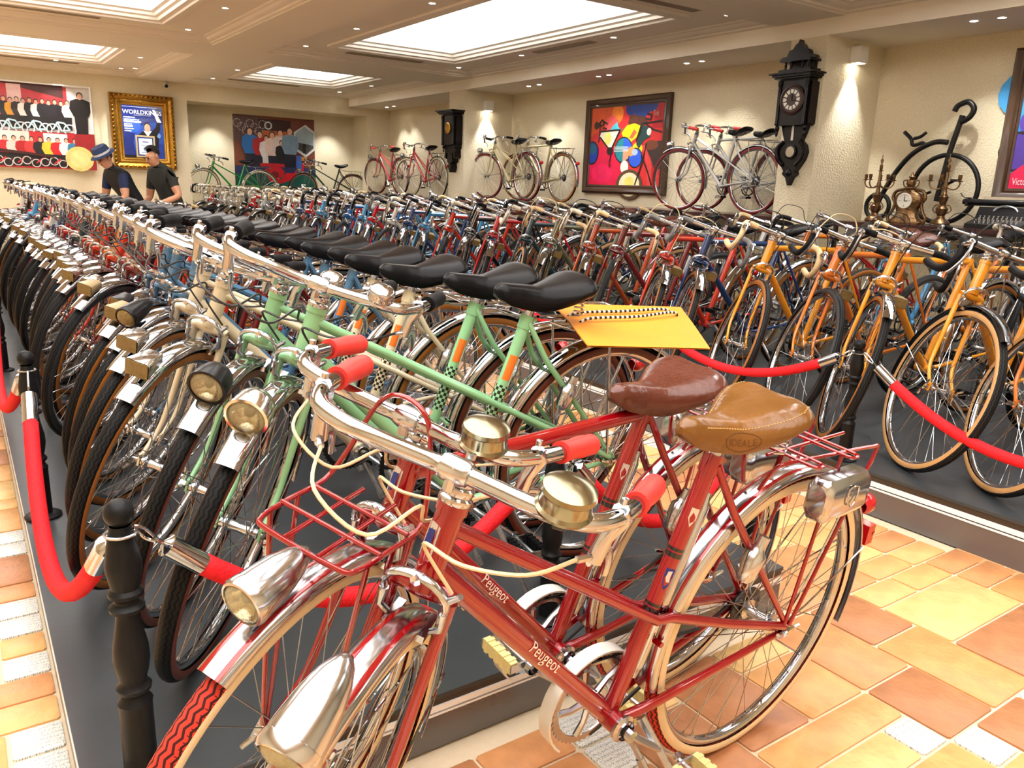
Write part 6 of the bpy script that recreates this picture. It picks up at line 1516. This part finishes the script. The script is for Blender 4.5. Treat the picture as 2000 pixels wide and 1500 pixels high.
def hair_cap(hc, u, f, r=0.093, bald=0.0):
    mb = MB(); w = V(0, 1, 0); P = []
    for i in range(9):
        th = radians(8 + 12.5 * i)
        row = []
        for k in range(20):
            a = 2 * pi * k / 20; x, y = cos(a), sin(a)
            thf = th * ((0.62 if bald == 0 else 0.30) if x > 0.3 else (0.85 if x > -0.2 else 1.08))
            row.append(hc + u * 0.030 + u * (cos(thf) * (0.112 if bald == 0 else 0.100)) + f * (sin(thf) * x * 0.104 - bald) + w * (sin(thf) * y * 0.086))
        P.append(row)
    mb.grid(P, cv=True); return mb
ang_ = radians(200)
# man in the blue hat, stooping
J, B, hc, u, f = man_joints(0.62, V(0.52, 0.10, 0.86), V(0.50, -0.18, 0.84), V(0.26, 0.24, 0.92), V(0.25, -0.26, 0.92), 0.55)
hat = MB().lathe([(0.155, 0.0), (0.15, 0.008), (0.108, 0.012), (0.105, 0.045)], 28, hc + u * 0.045, u).lathe([(0.104, 0.045), (0.098, 0.085), (0.085, 0.105), (0.04, 0.098), (0.0001, 0.09)], 28, hc + u * 0.045, u)
band = MB().lathe([(0.1075, 0.013), (0.1075, 0.044)], 28, hc + u * 0.045, u)
man1 = person('stooping man in a blue hat with white band and navy shirt', (1.92, 11.32, 0), radians(200), J, B, [SKIN, VEST, NAVYS, TROU, SHOE], None, face(hc, u, f) + [('hat', hat, HATB), ('hat_band', band, HATW), ('hair', hair_cap(hc, u, f), HAIR)])
J, B, hc, u, f = man_joints(0.42, V(0.40, 0.24, 0.86), V(0.36, -0.20, 0.82), V(0.13, 0.30, 0.96), V(0.14, -0.28, 0.92), 0.6)
wr = Vector(J['wrl'][0]); dd = (wr - Vector(J['ell'][0])).normalized()
watch = MB().tube([wr - dd * 0.012, wr + dd * 0.012], 0.036, 14)
man2 = person('bare-headed man in a dark shirt leaning over a bicycle', (2.36, 11.25, 0), radians(205), J, B, [SKIN, DGREY, DGREY, TROU, SHOE], None, face(hc, u, f) + [('hair', hair_cap(hc, u, f, bald=0.02), HAIR), ('wrist_watch', watch, STEEL)])
bike('cream bicycle with white mudguards steadied by the man in the dark shirt', 2.40, 10.55, 0.0, radians(215), 'mixte', 2, 'cream', 'white', None, 'city', 'cream', None, None, None, 'city', None, 'white', 0.1, -0.05, None, None, False, None, kick=False)
